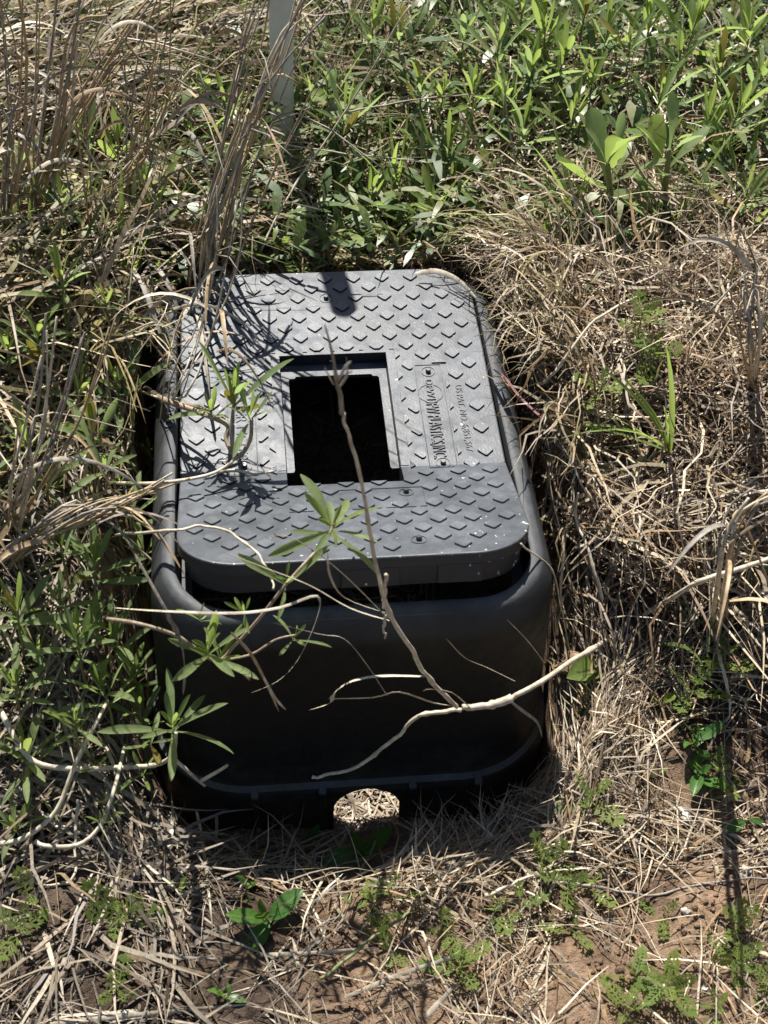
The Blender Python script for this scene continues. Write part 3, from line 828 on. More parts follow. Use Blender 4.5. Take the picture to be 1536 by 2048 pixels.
# ------------------------------------------------------------------ weeds behind the box
BK = [
    (235, 285, 'yellow-green shoot among tan stems in the upper left', 6, 9, 4.2, 'fresh'), (165, 262, 'narrow green shoot left of the yellow-green one in the upper left', 6, 9, 4.0, 'lance'),
    (395, 160, 'small lit shoot between the dry stem bundles', 6, 9, 3.2, 'fresh'), (380, 250, 'dark shoot in the gap between the dry stem bundles', 5, 8, 3.5, 'lance'), (300, 380, 'grass-like green shoot behind the lid at far left', 5, 9, 4.0, 'fresh'),
    (690, 222, 'grey-green whorl right of the white post with one pale drooping leaf', 7, 9, 4.6, 'lance'), (840, 170, 'shoot with a yellow leaf base beside a horizontal twig', 7, 8, 3.7, 'lance'),
    (888, 180, 'fine shoot standing on the horizontal twig, left one', 7, 9, 3.3, 'fresh'), (948, 178, 'fine shoot standing on the horizontal twig, middle one', 7, 10, 4.0, 'fresh'), (1010, 185, 'fine shoot standing on the horizontal twig, right one', 7, 9, 3.4, 'fresh'),
    (1000, 70, 'tall silvery shoot at the top edge right of the post', 8, 11, 5.0, 'lance'), (1090, 55, 'tall green shoot at the top edge above the broad-leaved weeds', 8, 11, 4.8, 'fresh'), (1065, 130, 'leaning shoot with dark leaves below the top edge', 7, 10, 4.6, 'lance'),
    (1130, 110, 'bright shoot in the row below the top edge', 7, 9, 4.8, 'fresh'), (1185, 150, 'lit short shoot just above the broad-leaved weeds', 6, 9, 3.6, 'fresh'), (1215, 60, 'upright shoot at the top edge with blunt leaves', 8, 10, 4.8, 'lance'),
    (1260, 85, 'dark pointed shoot left of the silver one at upper right', 8, 9, 4.8, 'lance'), (1325, 175, 'silver shoot above the right broad-leaved weed', 8, 10, 5.0, 'lance'), (1300, 40, 'lit shoot touching the top edge at upper right', 8, 9, 4.4, 'fresh'),
    (1390, 45, 'large forked shoot at the top right', 9, 12, 5.0, 'fresh'), (1440, 130, 'bushy shoot below the forked one at the top right', 8, 12, 4.0, 'lance'), (1500, 50, 'shoot in the top right corner', 9, 12, 5.0, 'fresh'),
    (1480, 215, 'dense upright shoot at the right edge', 8, 13, 4.6, 'lance'), (1420, 230, 'green shoot left of the dense upright one at the right edge', 7, 10, 4.4, 'fresh'), (1520, 150, 'shoot cut by the right edge near the top', 8, 10, 4.6, 'lance'),
    (1495, 380, 'curved grey whorl low at the right edge', 6, 9, 4.6, 'lance'), (745, 385, 'single-file green blades behind the lid, left of the lobed leaves', 5, 7, 4.2, 'fresh'), (870, 400, 'lit blade cluster behind the middle of the lid', 5, 8, 4.6, 'fresh'),
    (930, 60, 'shaded shoot between the post and the tall silvery shoot', 7, 9, 4.4, 'lance'), (800, 60, 'small shoot below the top edge right of the post', 7, 8, 3.6, 'lance'), (745, 40, 'translucent shoot at the top edge next to the post', 7, 8, 3.8, 'fresh'),
    (1050, 250, 'shoot rising from dry stems left of the broad-leaved weeds', 6, 9, 4.4, 'lance'), (900, 290, 'dim shoot in the shade behind the lid centre', 5, 8, 4.0, 'lance'), (1150, 215, 'short shoot at the shoulder of the left broad-leaved weed', 6, 9, 4.0, 'fresh'),
    (1360, 110, 'middle shoot of the upper right thicket', 8, 10, 4.4, 'lance'), (1170, 20, 'shoot leaning out of the top edge right of centre', 8, 10, 4.6, 'lance'), (1045, 15, 'dark shoot at the top edge over the silvery one', 8, 10, 4.4, 'fresh'), (1340, 270, 'thin shoot right of the right broad-leaved weed', 6, 9, 3.6, 'fresh')]
for (x, y, lab, H, n, L, kd) in BK:
    shoot(x, y, lab, H, n + 2, L, kd, 'fresh', 'narrow-leaved weeds behind the box', lean=(random.uniform(-1, 1), random.uniform(-.5, 1)), lo=30, hi=85)
# two broad-leaved weeds
def broad(px, py, base, label, n, L, kind='spatg', az0=0):
    p = hit(px, py, 9.0); b = hit(*base)
    b = np.array([b[0], b[1], float(ground(b[0], b[1], False)) - .3])
    root = empty('broadleaf_weed', b, label, 'weed', 'broad-leaved weeds behind the box')
    P = smooth_path([b, (b + p) / 2 + [0.2, 0, 0], p], 8)
    V, F = tube(P, np.linspace(.34, .18, 8), 8); mesh_np('stem', V, F, M_GSTEM, root, b)
    for k in range(n):
        t = .35 + .65 * k / (n - 1); c = P[0] + (P[-1] - P[0]) * t
        az = az0 + k * 2.4; el = math.radians(15 + 62 * (k / (n - 1)) + random.uniform(-10, 10))
        add_leaf(root, b, c, az, el, L * (1.1 - .4 * k / (n - 1)) * random.uniform(.85, 1.1), kind if k % 3 else 'spat', random.uniform(-.4, .4))
broad(1215, 330, (1215, 430), 'broad-leaved weed with a long pale leaf reaching left, behind the box', 10, 6.0, az0=2.6)
broad(1338, 300, (1310, 460), 'broad-leaved weed with lit yellow-green top leaves, right of its twin', 9, 5.6, az0=1.0)
shoot(1240, 470, 'low dark broad leaves at the foot of the broad-leaved weeds', 2.5, 5, 4.4, 'spatg', None, name='broadleaf_weed', lo=5, hi=35)
shoot(655, 160, 'rounded lit leaves beside the white post', 7, 4, 4.0, 'ovaly', None, name='broadleaf_weed', lo=20, hi=65)
# lobed-leaf seedlings
LB = [(1285, 625, 'ferny seedling standing in the dead grass right of the lid', 6.5, 9, 2.6), (1310, 700, 'lower ferny seedling under the upright one right of the lid', 5.5, 7, 2.4), (1205, 765, 'ferny sprig beside the green grass tuft', 5.5, 6, 2.2),
      (1040, 430, 'lobed weed behind the lid right corner', 3.5, 9, 3.2), (1090, 470, 'pale lobed weed above the dead grass mat', 3, 9, 3.0), (960, 440, 'lobed leaves in the shade behind the lid', 3, 8, 3.2), (850, 440, 'lobed leaves catching light behind the lid centre', 3, 8, 3.2), (580, 490, 'lobed weed at the back edge of the lid beside the dry stems', 3, 8, 3.4), (700, 470, 'dark lobed weed at the back edge of the lid, centre', 2.5, 8, 3.2),
      (1095, 405, 'lobed weed left of the broad-leaved stems', 4, 9, 3.0), (1440, 300, 'lobed weed between the right edge shoots', 4, 9, 3.0)]
for (x, y, lab, H, n, L) in LB: shoot(x, y, lab, H, n, L, 'lobe', 'fern', 'lobed weeds round the box', name='lobed_weed', r=.06, lo=5, hi=60)
LF = [(1185, 1590, 'thin lobed seedling against the lit straw right of the box corner', 2.2, 6, 2.0), (1090, 1715, 'lobed seedling at the edge of the box shadow', 1.6, 6, 2.0), (1140, 1760, 'spreading lobed seedling on straw, right of the shadow edge one', 1.2, 7, 2.0), (1185, 1760, 'small lobed seedling furthest right of the shadow edge group', 1.0, 5, 1.6),
      (775, 1775, 'upright lobed seedling in front of the notch', 1.6, 5, 1.9), (745, 1800, 'pale lobed seedling lying left of the upright one in front of the notch', .9, 5, 2.0), (760, 1845, 'low lobed seedling on bare soil in front of the notch', .8, 5, 1.8), (990, 1810, 'lobed seedling on the straw mound', 1.2, 5, 1.7), (1040, 1795, 'taller lobed seedling on the right of the straw mound', 1.6, 6, 1.9),
      (925, 1920, 'yellow-green lobed seedling in the front centre', 1.2, 8, 2.0), (900, 1870, 'faint lobed seedling on straw in the front centre', .8, 5, 1.7), (780, 1910, 'tiny lobed seedling beside the green grass stem', .8, 4, 1.5), (40, 1850, 'big lobed leaves at the lower left edge', 1.5, 6, 2.9), (60, 1790, 'single upright lobed leaf at the lower left', 1.5, 3, 2.0),
      (235, 1825, 'lobed seedling with spread leaves at the lower left', 1.3, 7, 2.6), (240, 1980, 'small lobed seedling near the bottom edge at left', .8, 5, 2.0), (1150, 1850, 'drooping lobed leaves beside the branching shadow', 1.0, 4, 2.2), (1335, 1965, 'feathery seedling in the lower right, tallest of its group', 2.2, 9, 2.8), (1255, 2005, 'feathery seedling at the bottom edge', 1.5, 9, 2.8),
      (1480, 1835, 'whorled bright seedling at the lower right', 2.0, 8, 1.7), (1475, 1920, 'feathery seedling under the whorled bright one', 1.5, 8, 2.2), (1430, 2010, 'feathery seedling by the white pebble at the bottom right', 1.0, 7, 2.2), (1280, 1940, 'feathery seedling left of the tallest one in the lower right', 1.2, 7, 2.2), (1330, 1825, 'yellow seedling on bare soil', .9, 4, 1.5), (1530, 1945, 'seedling at the right edge of the picture bottom', 1, 6, 1.8),
      (1390, 1370, 'blue-green lobed weed in the shade at right', 2.5, 7, 2.6), (1450, 1300, 'sparse lobed weed above the shaded one at right', 2.5, 7, 2.2), (1440, 1540, 'lobed weed in the dark right margin', 1.6, 6, 2.2), (1300, 1540, 'fine tufted seedling in the straw at right', 1.0, 8, 1.4)]
for (x, y, lab, H, n, L) in LF: shoot(x, y, lab, H, n, L, 'fern' if 'feathery' in lab or 'tufted' in lab else 'lobe', None, 'seedlings on the ground in front', name='lobed_seedling', cat='seedling', r=.045, lo=5, hi=65)
# oval-leaf seedlings, mostly in the shade of the box
OV = [(478, 1645, 'oval-leaved seedling in the box shadow, leftmost', 1.2, 4, 2.3), (620, 1675, 'oval-leaved seedling with a curved stem just left of the notch', 1.2, 4, 2.0), (600, 1605, 'dark oval-leaved seedling against the front wall', 2.2, 5, 2.3), (725, 1700, 'largest oval-leaved seedling in front of the notch, one leaf tip in sun', 1.3, 7, 2.9), (885, 1708, 'tiny yellowish seedling in the straw shadow', .7, 4, 1.3),
      (530, 1835, 'bright oval-leaved rosette on soil at front left', 1.2, 6, 2.7), (497, 1770, 'small oval-leaved seedling above the bright rosette', .9, 4, 1.5), (360, 1775, 'tiny sprout in dry litter at front left', .8, 4, 1.3), (1330, 1400, 'yellow-green sprout below the big lone leaf at right', 1.2, 4, 1.9), (1395, 1470, 'oval-leaved weed in the dark right margin', 1.8, 6, 2.4), (1400, 1545, 'oval-leaved weed lowest in the dark right margin', 1.2, 6, 2.4), (1500, 1640, 'leaf pair by the right edge', 1.0, 3, 2.0), (455, 1990, 'sprout with narrow leaves near the bottom edge', .8, 4, 1.6)]
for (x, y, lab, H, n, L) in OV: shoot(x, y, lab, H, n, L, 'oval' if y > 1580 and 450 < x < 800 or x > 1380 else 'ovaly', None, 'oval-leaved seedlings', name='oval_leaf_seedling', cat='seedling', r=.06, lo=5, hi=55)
b = hit(1180, 1358, 1.2); root = empty('broadleaf_sprout', b, 'single large yellow-green leaf lit at the right of the box front corner', 'weed')
add_leaf(root, b, b + np.array([1.4, .9, .2]), math.radians(203), .15, 3.4, 'ovaly')

# green grass tuft on the right
b = hit(1345, 870, 5); HERO.append((b[0] - 2, b[1], b[2] + 1, 5.0)); b[2] -= 1.5
root = empty('grass_tuft', b, 'tuft of long bright green grass blades in the dead mat right of the lid', 'grass tuft')
for (x, y, z) in [(1095, 860, 1), (1150, 790, 4), (1190, 740, 6), (1270, 690, 8), (1180, 850, 3), (1130, 800, 3), (1250, 780, 5), (1300, 820, 4)]:
    e = hit(x, y, z + 4); HERO.append((*((e + b) / 2), 2.5)); d = e - b; L = np.linalg.norm(d) * 1.05
    add_leaf(root, b, b, math.atan2(d[1], d[0]), math.asin(d[2] / np.linalg.norm(d)) + .3, L, 'grass', random.uniform(-.8, .8))
def tuft(px, py, label, n, L, group='green grass tufts'):
    b = hit(px, py); root = empty('grass_tuft', b, label, 'grass tuft', group)
    for k in range(n): add_leaf(root, b, b, random.uniform(0, 6.28), math.radians(random.uniform(35, 85)), L * random.uniform(.6, 1.2), 'grass', random.uniform(-1, 1))
for a in [(330, 360, 'green grass tuft under the tan stems in the upper left', 14, 10), (60, 560, 'green grass tuft at the left edge', 10, 9), (250, 620, 'green grass tuft behind the lid left corner', 12, 10), (790, 400, 'green grass tuft close behind the lid back edge', 12, 8), (900, 420, 'green grass tuft behind the lid, right of centre', 12, 8), (1160, 480, 'green grass tuft at the foot of the left broad-leaved weed', 12, 9), (1330, 520, 'green grass tuft at the foot of the right broad-leaved weed', 12, 10), (640, 260, 'green grass tuft at the foot of the white post', 10, 8), (1010, 300, 'green grass tuft in the back centre right', 12, 10), (1480, 480, 'green grass tuft at the right edge', 12, 10), (170, 480, 'green grass tuft at the foot of the tan clump', 10, 8), (80, 1330, 'green grass tuft on the lower left bank', 9, 8), (430, 330, 'green grass tuft behind the leaning stem bundle', 12, 9)]:
    tuft(*a)

# ------------------------------------------------------------------ tall dry grass clumps
def blade_strip(P, w, roll=0.0):
    P = np.asarray(P, float); T = np.gradient(P, axis=0); T /= np.linalg.norm(T, axis=1)[:, None] + 1e-9
    V = []; n = len(P)
    for k in range(n):
        a = np.cross(T[k], [0, 0, 1.0]); a /= np.linalg.norm(a) + 1e-9; b_ = np.cross(T[k], a)
        d = a * math.cos(roll + .5 * k / n) + b_ * math.sin(roll + .5 * k / n)
        nn = np.cross(T[k], d)
        t = k / (n - 1); ww = w * min(1, .55 + t * 2) * (1 - t ** 3) ** .6 + .015
        V += [P[k] - d * ww / 2 + nn * ww * .15, P[k], P[k] + d * ww / 2 + nn * ww * .15]
    F = []
    for k in range(n - 1):
        a = k * 3; F += [(a, a + 3, a + 4, a + 1), (a + 1, a + 4, a + 5, a + 2)]
    return V, F
SM = [M_STALK, M_STALKB, M_STALKB, M_STALKG]
def dry_clump(label, base, tips, n, spread, r=.12, nblade=6, group='tall dry grass clumps'):
    b = hit(*base); b[2] = float(ground(b[0], b[1], False)) - .3
    root = empty('dry_grass_clump', b, label, 'dry grass', group)
    for k in range(n):
        mids = tips[:-1]; x, y, z = tips[-1]
        bb = b + np.array([random.uniform(-1, 1) * spread, random.uniform(-1, 1) * spread, 0]); bb[2] = float(ground(bb[0], bb[1], False)) - .3
        path = [bb]
        jx, jy = random.uniform(-1, 1), random.uniform(-1, 1)
        for q, (mx, my, mz) in enumerate(tips):
            f = (q + 1) / len(tips)
            path.append(onz(mx, my, mz) + np.array([jx + random.uniform(-.35, .35), jy * .6, random.uniform(-.6, .6)]) * spread * (.5 + f * 1.6))
        if random.random() < .35: path = path[:-1] + [path[-1] + np.array([random.uniform(-5, 5), random.uniform(-5, 2), random.uniform(-9, -2)])]
        P = smooth_path(path, 12)
        rr = r * random.uniform(.6, 1.25)
        V, F = tube(P, np.linspace(rr, rr * .45, len(P)), 5)
        mesh_np('stalk', V, F, random.choice(SM), root, b)
    for k in range(nblade):
        f = random.uniform(.1, .8)
        q = int(f * 11); st = P[q] + np.array([random.uniform(-1, 1), random.uniform(-1, 1), 0]) * spread
        a = random.uniform(0, 6.28); L = random.uniform(5, 12)
        Q = [st + np.array([math.cos(a) * L * t * .7, math.sin(a) * L * t * .7, L * (.75 * t - .8 * t * t)]) for t in np.linspace(0, 1, 9)]
        V, F = blade_strip(Q, random.uniform(.14, .34), random.uniform(0, 3))
        mesh_np('blade', V, F, random.choice(SM), root, b)
dry_clump('leaning bundle of tall tan stems crossing in front of the white post', (395, 600), [(430, 500, 5), (520, 230, 14), (650, -20, 22)], 11, 1.5, .1, 8)
dry_clump('thin grey stems beside the leaning bundle, fanning to the top edge', (410, 560), [(450, 380, 7), (540, 120, 16), (590, -30, 20)], 12, 1.1, .11, 6)
dry_clump('upright brown stem cluster at the upper left edge', (55, 480), [(60, 330, 7), (95, 120, 15), (115, -30, 21)], 13, 1.8, .12, 8)
dry_clump('long straight stems slanting right from the upper left cluster', (60, 440), [(130, 280, 6), (230, 110, 13), (330, -30, 18)], 9, .9, .13, 5)
dry_clump('brown grass column leaning beside the left of the lid', (20, 1060), [(60, 960, 4), (105, 820, 9), (130, 680, 13)], 11, 1.0, .11, 7)
dry_clump('bent tan bundle lying over the lid left back corner', (300, 880), [(345, 790, 3), (395, 660, 6), (430, 520, 10), (450, 400, 14)], 6, .9, .085, 6)
dry_clump('loose single stems criss-crossing over the upper left corner', (210, 520), [(250, 380, 5), (270, 230, 10), (250, 90, 14)], 16, 4.5, .085, 14)
dry_clump('arching dry blades between the brown column and the leaning bundle', (250, 700), [(270, 600, 4), (290, 480, 7)], 9, 3.5, .08, 16)
dry_clump('single file of dry stems at the far left edge', (0, 520), [(15, 380, 6), (30, 230, 12), (20, -20, 19)], 8, .8, .14, 5)
dry_clump('thin dry stems standing in the middle upper left', (260, 420), [(290, 300, 6), (330, 150, 12), (380, -30, 18)], 10, 1.3, .1, 6)
dry_clump('flattened bundle of grey blades pointing at the box left wall', (-20, 1130), [(80, 1075, -1), (200, 1020, .3), (320, 985, 1.0)], 14, .8, .13, 7)
dry_clump('grey dead stems standing at the right edge', (1500, 800), [(1505, 700, 6), (1510, 560, 10), (1500, 440, 14)], 10, .9, .1, 6)
dry_clump('broken brown stems leaning in the dead mat at the right edge', (1440, 1250), [(1460, 1120, 5), (1480, 1030, 8), (1530, 990, 9)], 7, .6, .14, 5)

# ------------------------------------------------------------------ the broken stalk lying across the box front
def strand_thing(name, label, cat, parts, group=None):
    """parts: (part name, spec, kind, size a, size b, material)"""
    root = None
    for (pn, spec, kd, a, b_, mt) in parts:
        P = smooth_path(pts(spec))
        if root is None:
            o = P[0]; root = empty(name, o, label, cat, group)
        if kd == 't':
            P = smooth_path(pts(spec), (len(spec) - 1) * 8 + 1); n_ = len(P)
            P = P + np.stack([vnoise(np.arange(n_) * .45 + q * 9, np.full(n_, a * 77.0 + q), 90 + q) for q in range(3)], 1) * .16
            rr = np.linspace(a, b_, n_) * (1 + .22 * vnoise(np.arange(n_) * .8, np.full(n_, 3.3), 95))
            rr[8::16] *= 1.45
            V, F = tube(P, rr, 8)
        else: V, F = blade_strip(P, a, b_)
        if kd == 't':
            for q in range(0, len(P), 3): HERO.append((*P[q], 1.5)); HERO.append((P[q][0], P[q][1] - 1.0, P[q][2] + 1.0, 1.5))
        mesh_np(pn, V, F, mt, root, o)
    return root
strand_thing('broken_stalk', 'bleached broken grass stalk hanging across the front of the box', 'dry stalk', [
    ('stalk', [(1545, 1115, 'g', 8.5), (1400, 1165, 'g', 8.5), (1285, 1232, 'y', -17.5), (1180, 1300, 'y', -20.5), (1090, 1358, 'y', -25.3), (1020, 1398, 'y', -26.3)], 't', .15, .15, M_STALK),
    ('sheath', [(1025, 1395, 'y', -26.3), (985, 1408, 'y', -26.4), (925, 1417, 'y', -26.6)], 't', .26, .17, M_STALK),
    ('stalk', [(925, 1417, 'y', -26.6), (852, 1427, 'y', -26.8), (812, 1455, 'y', -26.9), (750, 1510, 'y', -27), (690, 1540, 'y', -27), (622, 1556, 'y', -27)], 't', .13, .09, M_STALK),
    ('stalk', [(915, 1413, 'y', -26.7), (862, 1362, 'y', -26.9), (822, 1300, 'y', -27), (778, 1225, 'y', -27.2), (748, 1110, 'y', -27.4), (736, 1040, 'y', -27.6), (706, 900, 'y', -28), (684, 828, 'y', -28.3)], 't', .14, .075, M_STALK),
    ('stalk', [(684, 828, 'y', -28.3), (672, 750, 'y', -28.6), (649, 650, 'y', -29)], 't', .12, .03, M_STALKG),
    ('stub', [(765, 1215, 'y', -27.3), (770, 1180, 'y', -27.6), (773, 1148, 'y', -27.8)], 't', .09, .09, M_STALK),
    ('stub', [(772, 1230, 'y', -27.3), (768, 1252, 'y', -27.4), (771, 1276, 'y', -27.5)], 't', .09, .05, M_STALK),
    ('blade', [(850, 1352, 'y', -27), (770, 1350, 'y', -27.3), (705, 1360, 'y', -27.5), (668, 1385, 'y', -27.5), (660, 1405, 'y', -27.4), (618, 1420, 'y', -27.4)], 'b', .3, .4, M_STALK),
    ('blade', [(915, 1412, 'y', -26.8), (870, 1405, 'y', -27), (800, 1383, 'y', -27.2), (745, 1394, 'y', -27.2), (655, 1397, 'y', -27.3)], 'b', .28, .9, M_STALK),
    ('blade', [(778, 1240, 'y', -27.2), (700, 1215, 'y', -27.3), (620, 1170, 'y', -27.3), (530, 1135, 'y', -27.2), (432, 1097, 'y', -26.8)], 'b', .3, .6, M_STALK),
    ('blade', [(775, 1235, 'y', -27.2), (690, 1150, 'y', -27.6), (620, 1095, 'y', -27.8), (565, 1070, 'y', -27.8), (510, 1080, 'y', -27.8)], 'b', .16, .6, M_STALK),
    ('blade', [(770, 1225, 'y', -27.2), (690, 1195, 'y', -27.5), (660, 1150, 'y', -27.7), (655, 1105, 'y', -27.8)], 'b', .14, .6, M_STALK),
    ('blade', [(775, 1392, 'y', -27.2), (735, 1330, 'y', -27.3), (690, 1278, 'y', -27.3), (640, 1268, 'y', -27.3), (545, 1245, 'y', -27.2)], 'b', .12, .6, M_STALK),
    ('blade', [(1030, 1362, 'y', -26.2), (975, 1335, 'y', -26.4), (930, 1315, 'y', -26.6), (893, 1277, 'y', -26.6)], 'b', .12, .6, M_STALK),
    ('blade', [(1090, 1326, 'y', -25.4), (1055, 1280, 'y', -25.4), (1013, 1238, 'y', -25.4)], 'b', .12, .6, M_STALK),
    ('blade', [(940, 1415, 'y', -26.6), (905, 1385, 'y', -26.8), (860, 1378, 'y', -26.9), (845, 1382, 'y', -26.9)], 'b', .14, .8, M_STALK),
    ('blade', [(1020, 1402, 'y', -26.3), (1050, 1425, 'y', -26.1), (1075, 1445, 'y', -25.9), (1085, 1475, 'y', -25.7)], 'b', .18, .8, M_STALKG),
    ('husk', [(672, 770, 'y', -28.6), (690, 735, 'y', -28.5), (703, 722, 'y', -28.4)], 'b', .14, .5, M_STALK),
    ('husk', [(678, 775, 'y', -28.5), (695, 745, 'y', -28.4), (692, 712, 'y', -28.3)], 'b', .12, .5, M_STALK),
    ('husk', [(668, 770, 'y', -28.6), (655, 745, 'y', -28.7), (649, 733, 'y', -28.7)], 'b', .1, .5, M_STALK)])
strand_thing('dry_twig', 'pale flat grass blade crossing the front left of the box and drooping in a hook', 'dry stalk', [
    ('blade', [(225, 1215, 'g', 6.0), (330, 1222, 'y', -26.8), (470, 1226, 'y', -27.0), (560, 1215, 'y', -27.0), (634, 1192, 'y', -27.0), (632, 1240, 'y', -27.2), (595, 1320, 'y', -27.3), (555, 1362, 'y', -27.4), (502, 1386, 'y', -27.4)], 'b', .13, .3, M_STALK)], 'dry stalks')
strand_thing('dry_twig', 'forked brownish blade hanging down the left of the box front', 'dry stalk', [
    ('blade', [(462, 1265, 'y', -26.6), (500, 1305, 'y', -26.8), (530, 1360, 'y', -26.9), (558, 1424, 'y', -27)], 'b', .17, .5, M_STALKB), ('blade', [(528, 1355, 'y', -26.9), (550, 1395, 'y', -27), (572, 1420, 'y', -27)], 'b', .16, .5, M_STALK)], 'dry stalks')
strand_thing('dry_twig', 'dry stem arching from the left over the lid front corner', 'dry stalk', [
    ('stalk', [(230, 1070, 'g', 5.5), (330, 1062, 'z', 4.4), (420, 1053, 'z', 4.8), (490, 1085, 'y', -22.6), (530, 1130, 'y', -24.5), (548, 1180, 'y', -26)], 't', .09, .05, M_STALK)], 'dry stalks')
strand_thing('dry_twig', 'curved dark blade hanging at the box left front corner', 'dry stalk', [
    ('blade', [(250, 1075, 'g', 6), (318, 1200, 'y', -25.8), (352, 1260, 'y', -26.2), (368, 1330, 'y', -26.6), (366, 1390, 'y', -26.8)], 'b', .34, 1.2, M_STALKG)], 'dry stalks')
for lab, sp, w, mt in [
    ('long drooping blade hanging in front of the box shadow at left', [(400, 1570, 'g', 1.6), (425, 1590, 'g', 1.6), (432, 1650, 'g', 1.0), (428, 1715, 'g', .4)], .34, M_STALK),
    ('curved brown blade left of the drooping one', [(378, 1550, 'g', 2.0), (372, 1600, 'g', 1.6), (340, 1660, 'g', 1.0), (326, 1730, 'g', .6), (340, 1780, 'g', .4)], .25, M_STALKG),
    ('straight pale straw standing by the shadow at left', [(392, 1620, 'g', 3), (405, 1690, 'g', 1.8), (418, 1800, 'g', .8), (425, 1860, 'g', .4)], .22, M_STALK),
    ('bent white straw at the lower left', [(155, 1600, 'g', 1.6), (150, 1690, 'g', 1.0), (145, 1757, 'g', .6), (80, 1768, 'g', .4), (0, 1722, 'g', .4)], .16, M_STALK),
    ('horizontal straw lying on the soil before the rosette', [(520, 1910, 'g', .3), (620, 1907, 'g', .3), (760, 1895, 'g', .3)], .22, M_STALK),
    ('long straw along the bottom edge at left', [(100, 2048, 'g', .3), (230, 2035, 'g', .4), (380, 2020, 'g', .4), (520, 2008, 'g', .3)], .24, M_STALK),
    ('thick straw slanting over the front centre', [(690, 1995, 'g', .5), (800, 1950, 'g', .5), (930, 1900, 'g', .5), (1005, 1800, 'g', .5)], .25, M_STALK),
    ('short pale straw in the front centre right', [(850, 2035, 'g', .4), (890, 1995, 'g', .5), (915, 1965, 'g', .5)], .3, M_STALK),
    ('green grass stem lying in the front centre', [(640, 1960, 'g', .5), (720, 1895, 'g', .9), (790, 1845, 'g', .9), (825, 1820, 'g', .8)], .2, M_GSTEM),
    ('straw running along the edge of the box shadow', [(970, 1793, 'g', .6), (1030, 1765, 'g', .7), (1090, 1745, 'g', .8)], .2, M_STALK),
    ('grey bent twig arching over the dead mat at right', [(1540, 1020, 'g', 7), (1480, 1045, 'g', 7), (1400, 1052, 'g', 6.5), (1350, 1035, 'g', 6), (1335, 1005, 'g', 6), (1345, 985, 'g', 5)], .22, M_STALKG),
    ('pale stem rising crookedly right of the box', [(1205, 1200, 'g', 2), (1185, 1130, 'g', 3.5), (1170, 1085, 'g', 4.5), (1150, 1030, 'g', 5.5), (1158, 985, 'g', 7)], .2, M_STALK),
    ('thin straw hooked over the box right front corner', [(1042, 1090, 'y', -20.5), (1105, 1140, 'y', -19.5), (1120, 1210, 'y', -19), (1140, 1300, 'y', -18.5)], .1, M_STALK),
    ('long pale straw arching across the dead mat', [(1080, 770, 'g', 5), (1120, 730, 'g', 6), (1190, 640, 'g', 6.5), (1280, 590, 'g', 5)], .2, M_STALK),
    ('dark twig lying in the lower right', [(1110, 1765, 'g', .4), (1200, 1775, 'g', .3), (1300, 1790, 'g', .4), (1420, 1765, 'g', .4), (1536, 1755, 'g', .4)], .16, M_STALKG),
    ('thin pale straw crossing the shade behind the lid', [(570, 290, 'g', 6), (680, 305, 'g', 6), (800, 318, 'g', 6), (860, 325, 'g', 6)], .1, M_STALK),
    ('fine long stem slanting in front of the post foot', [(520, 500, 'g', 3), (590, 370, 'g', 7), (680, 240, 'g', 10), (820, 10, 'g', 17)], .15, M_STALK),
    ('horizontal twig carrying the three fine shoots', [(690, 225, 'g', 7), (760, 212, 'g', 7), (850, 197, 'g', 7), (960, 188, 'g', 7)], .14, M_STEM),
    ('broad curled dead leaf at the lid right back corner', [(830, 548, 'z', .6), (870, 542, 'z', .9), (915, 560, 'z', .9), (955, 600, 'z', .6)], .34, M_STALK),
    ('purple-brown curled blade by the lid right edge', [(1085, 835, 'z', .8), (1040, 790, 'z', 1.6), (1010, 752, 'z', 1.8), (985, 738, 'z', .7)], .55, simple_stem('purple_blade', (.16, .08, .09), (.30, .17, .18))),
    ('orange dead blade by the lid right edge', [(1080, 828, 'z', .6), (1030, 790, 'z', 1.3), (1000, 745, 'z', .9)], .4, simple_stem('orange_blade', (.34, .17, .03), (.45, .26, .06)))]:
    strand_thing('dry_twig', lab, 'dry stalk', [('blade', sp, 'b', w * 1.15, .6, mt)] if w > .2 else [('stalk', sp, 't', w * .6, w * .35, mt)], 'dry stalks')

# ------------------------------------------------------------------ stones
def stone(px, py, r, label, mat=M_STONE, name='pebble', cat='stone', flat_=.7):
    p = hit(px, py); bm = bmesh.new()
    bmesh.ops.create_icosphere(bm, subdivisions=3, radius=r)
    sd_ = random.randint(0, 999)
    for v in bm.verts:
        k = 1 + 1.1 * float(vnoise(v.co.x / r * 1.3 + 5, v.co.y / r * 1.3 + v.co.z / r * 1.1, sd_)) + .35 * float(vnoise(v.co.x / r * 3, v.co.z / r * 4, sd_ + 1))
        v.co = Vector((v.co.x * k, v.co.y * k * .85, v.co.z * k * flat_))
    bmesh.ops.translate(bm, verts=bm.verts, vec=(p[0], p[1], float(ground(p[0], p[1])) + r * .12))
    o = bm_obj(name, bm, mat, None, p, True, 50); o.location = Vector(p) * S
    tag(o, label, cat, 'stones')
for a in [(1363, 1638, .62, 'largest white stone, at the right below the dark margin'), (1450, 1697, .34, 'bluish white stone in the right shadow'), (1368, 1832, .3, 'tiny white pebble right of the yellow seedling'), (1405, 1985, .22, 'white pebble among the feathery seedlings'), (1210, 1700, .35, 'tan pebble beside a soil crack'), (1490, 1740, .4, 'pale pebble near the right edge'), (1370, 2030, .3, 'white stone at the bottom edge, right')]:
    stone(*a)
stone(1150, 1345, 1.25, 'clod of reddish soil beside the box right front corner', simple_stem('clod_soil', (.17, .11, .07), (.28, .19, .12), 160), 'soil_clod', 'clod', .6)

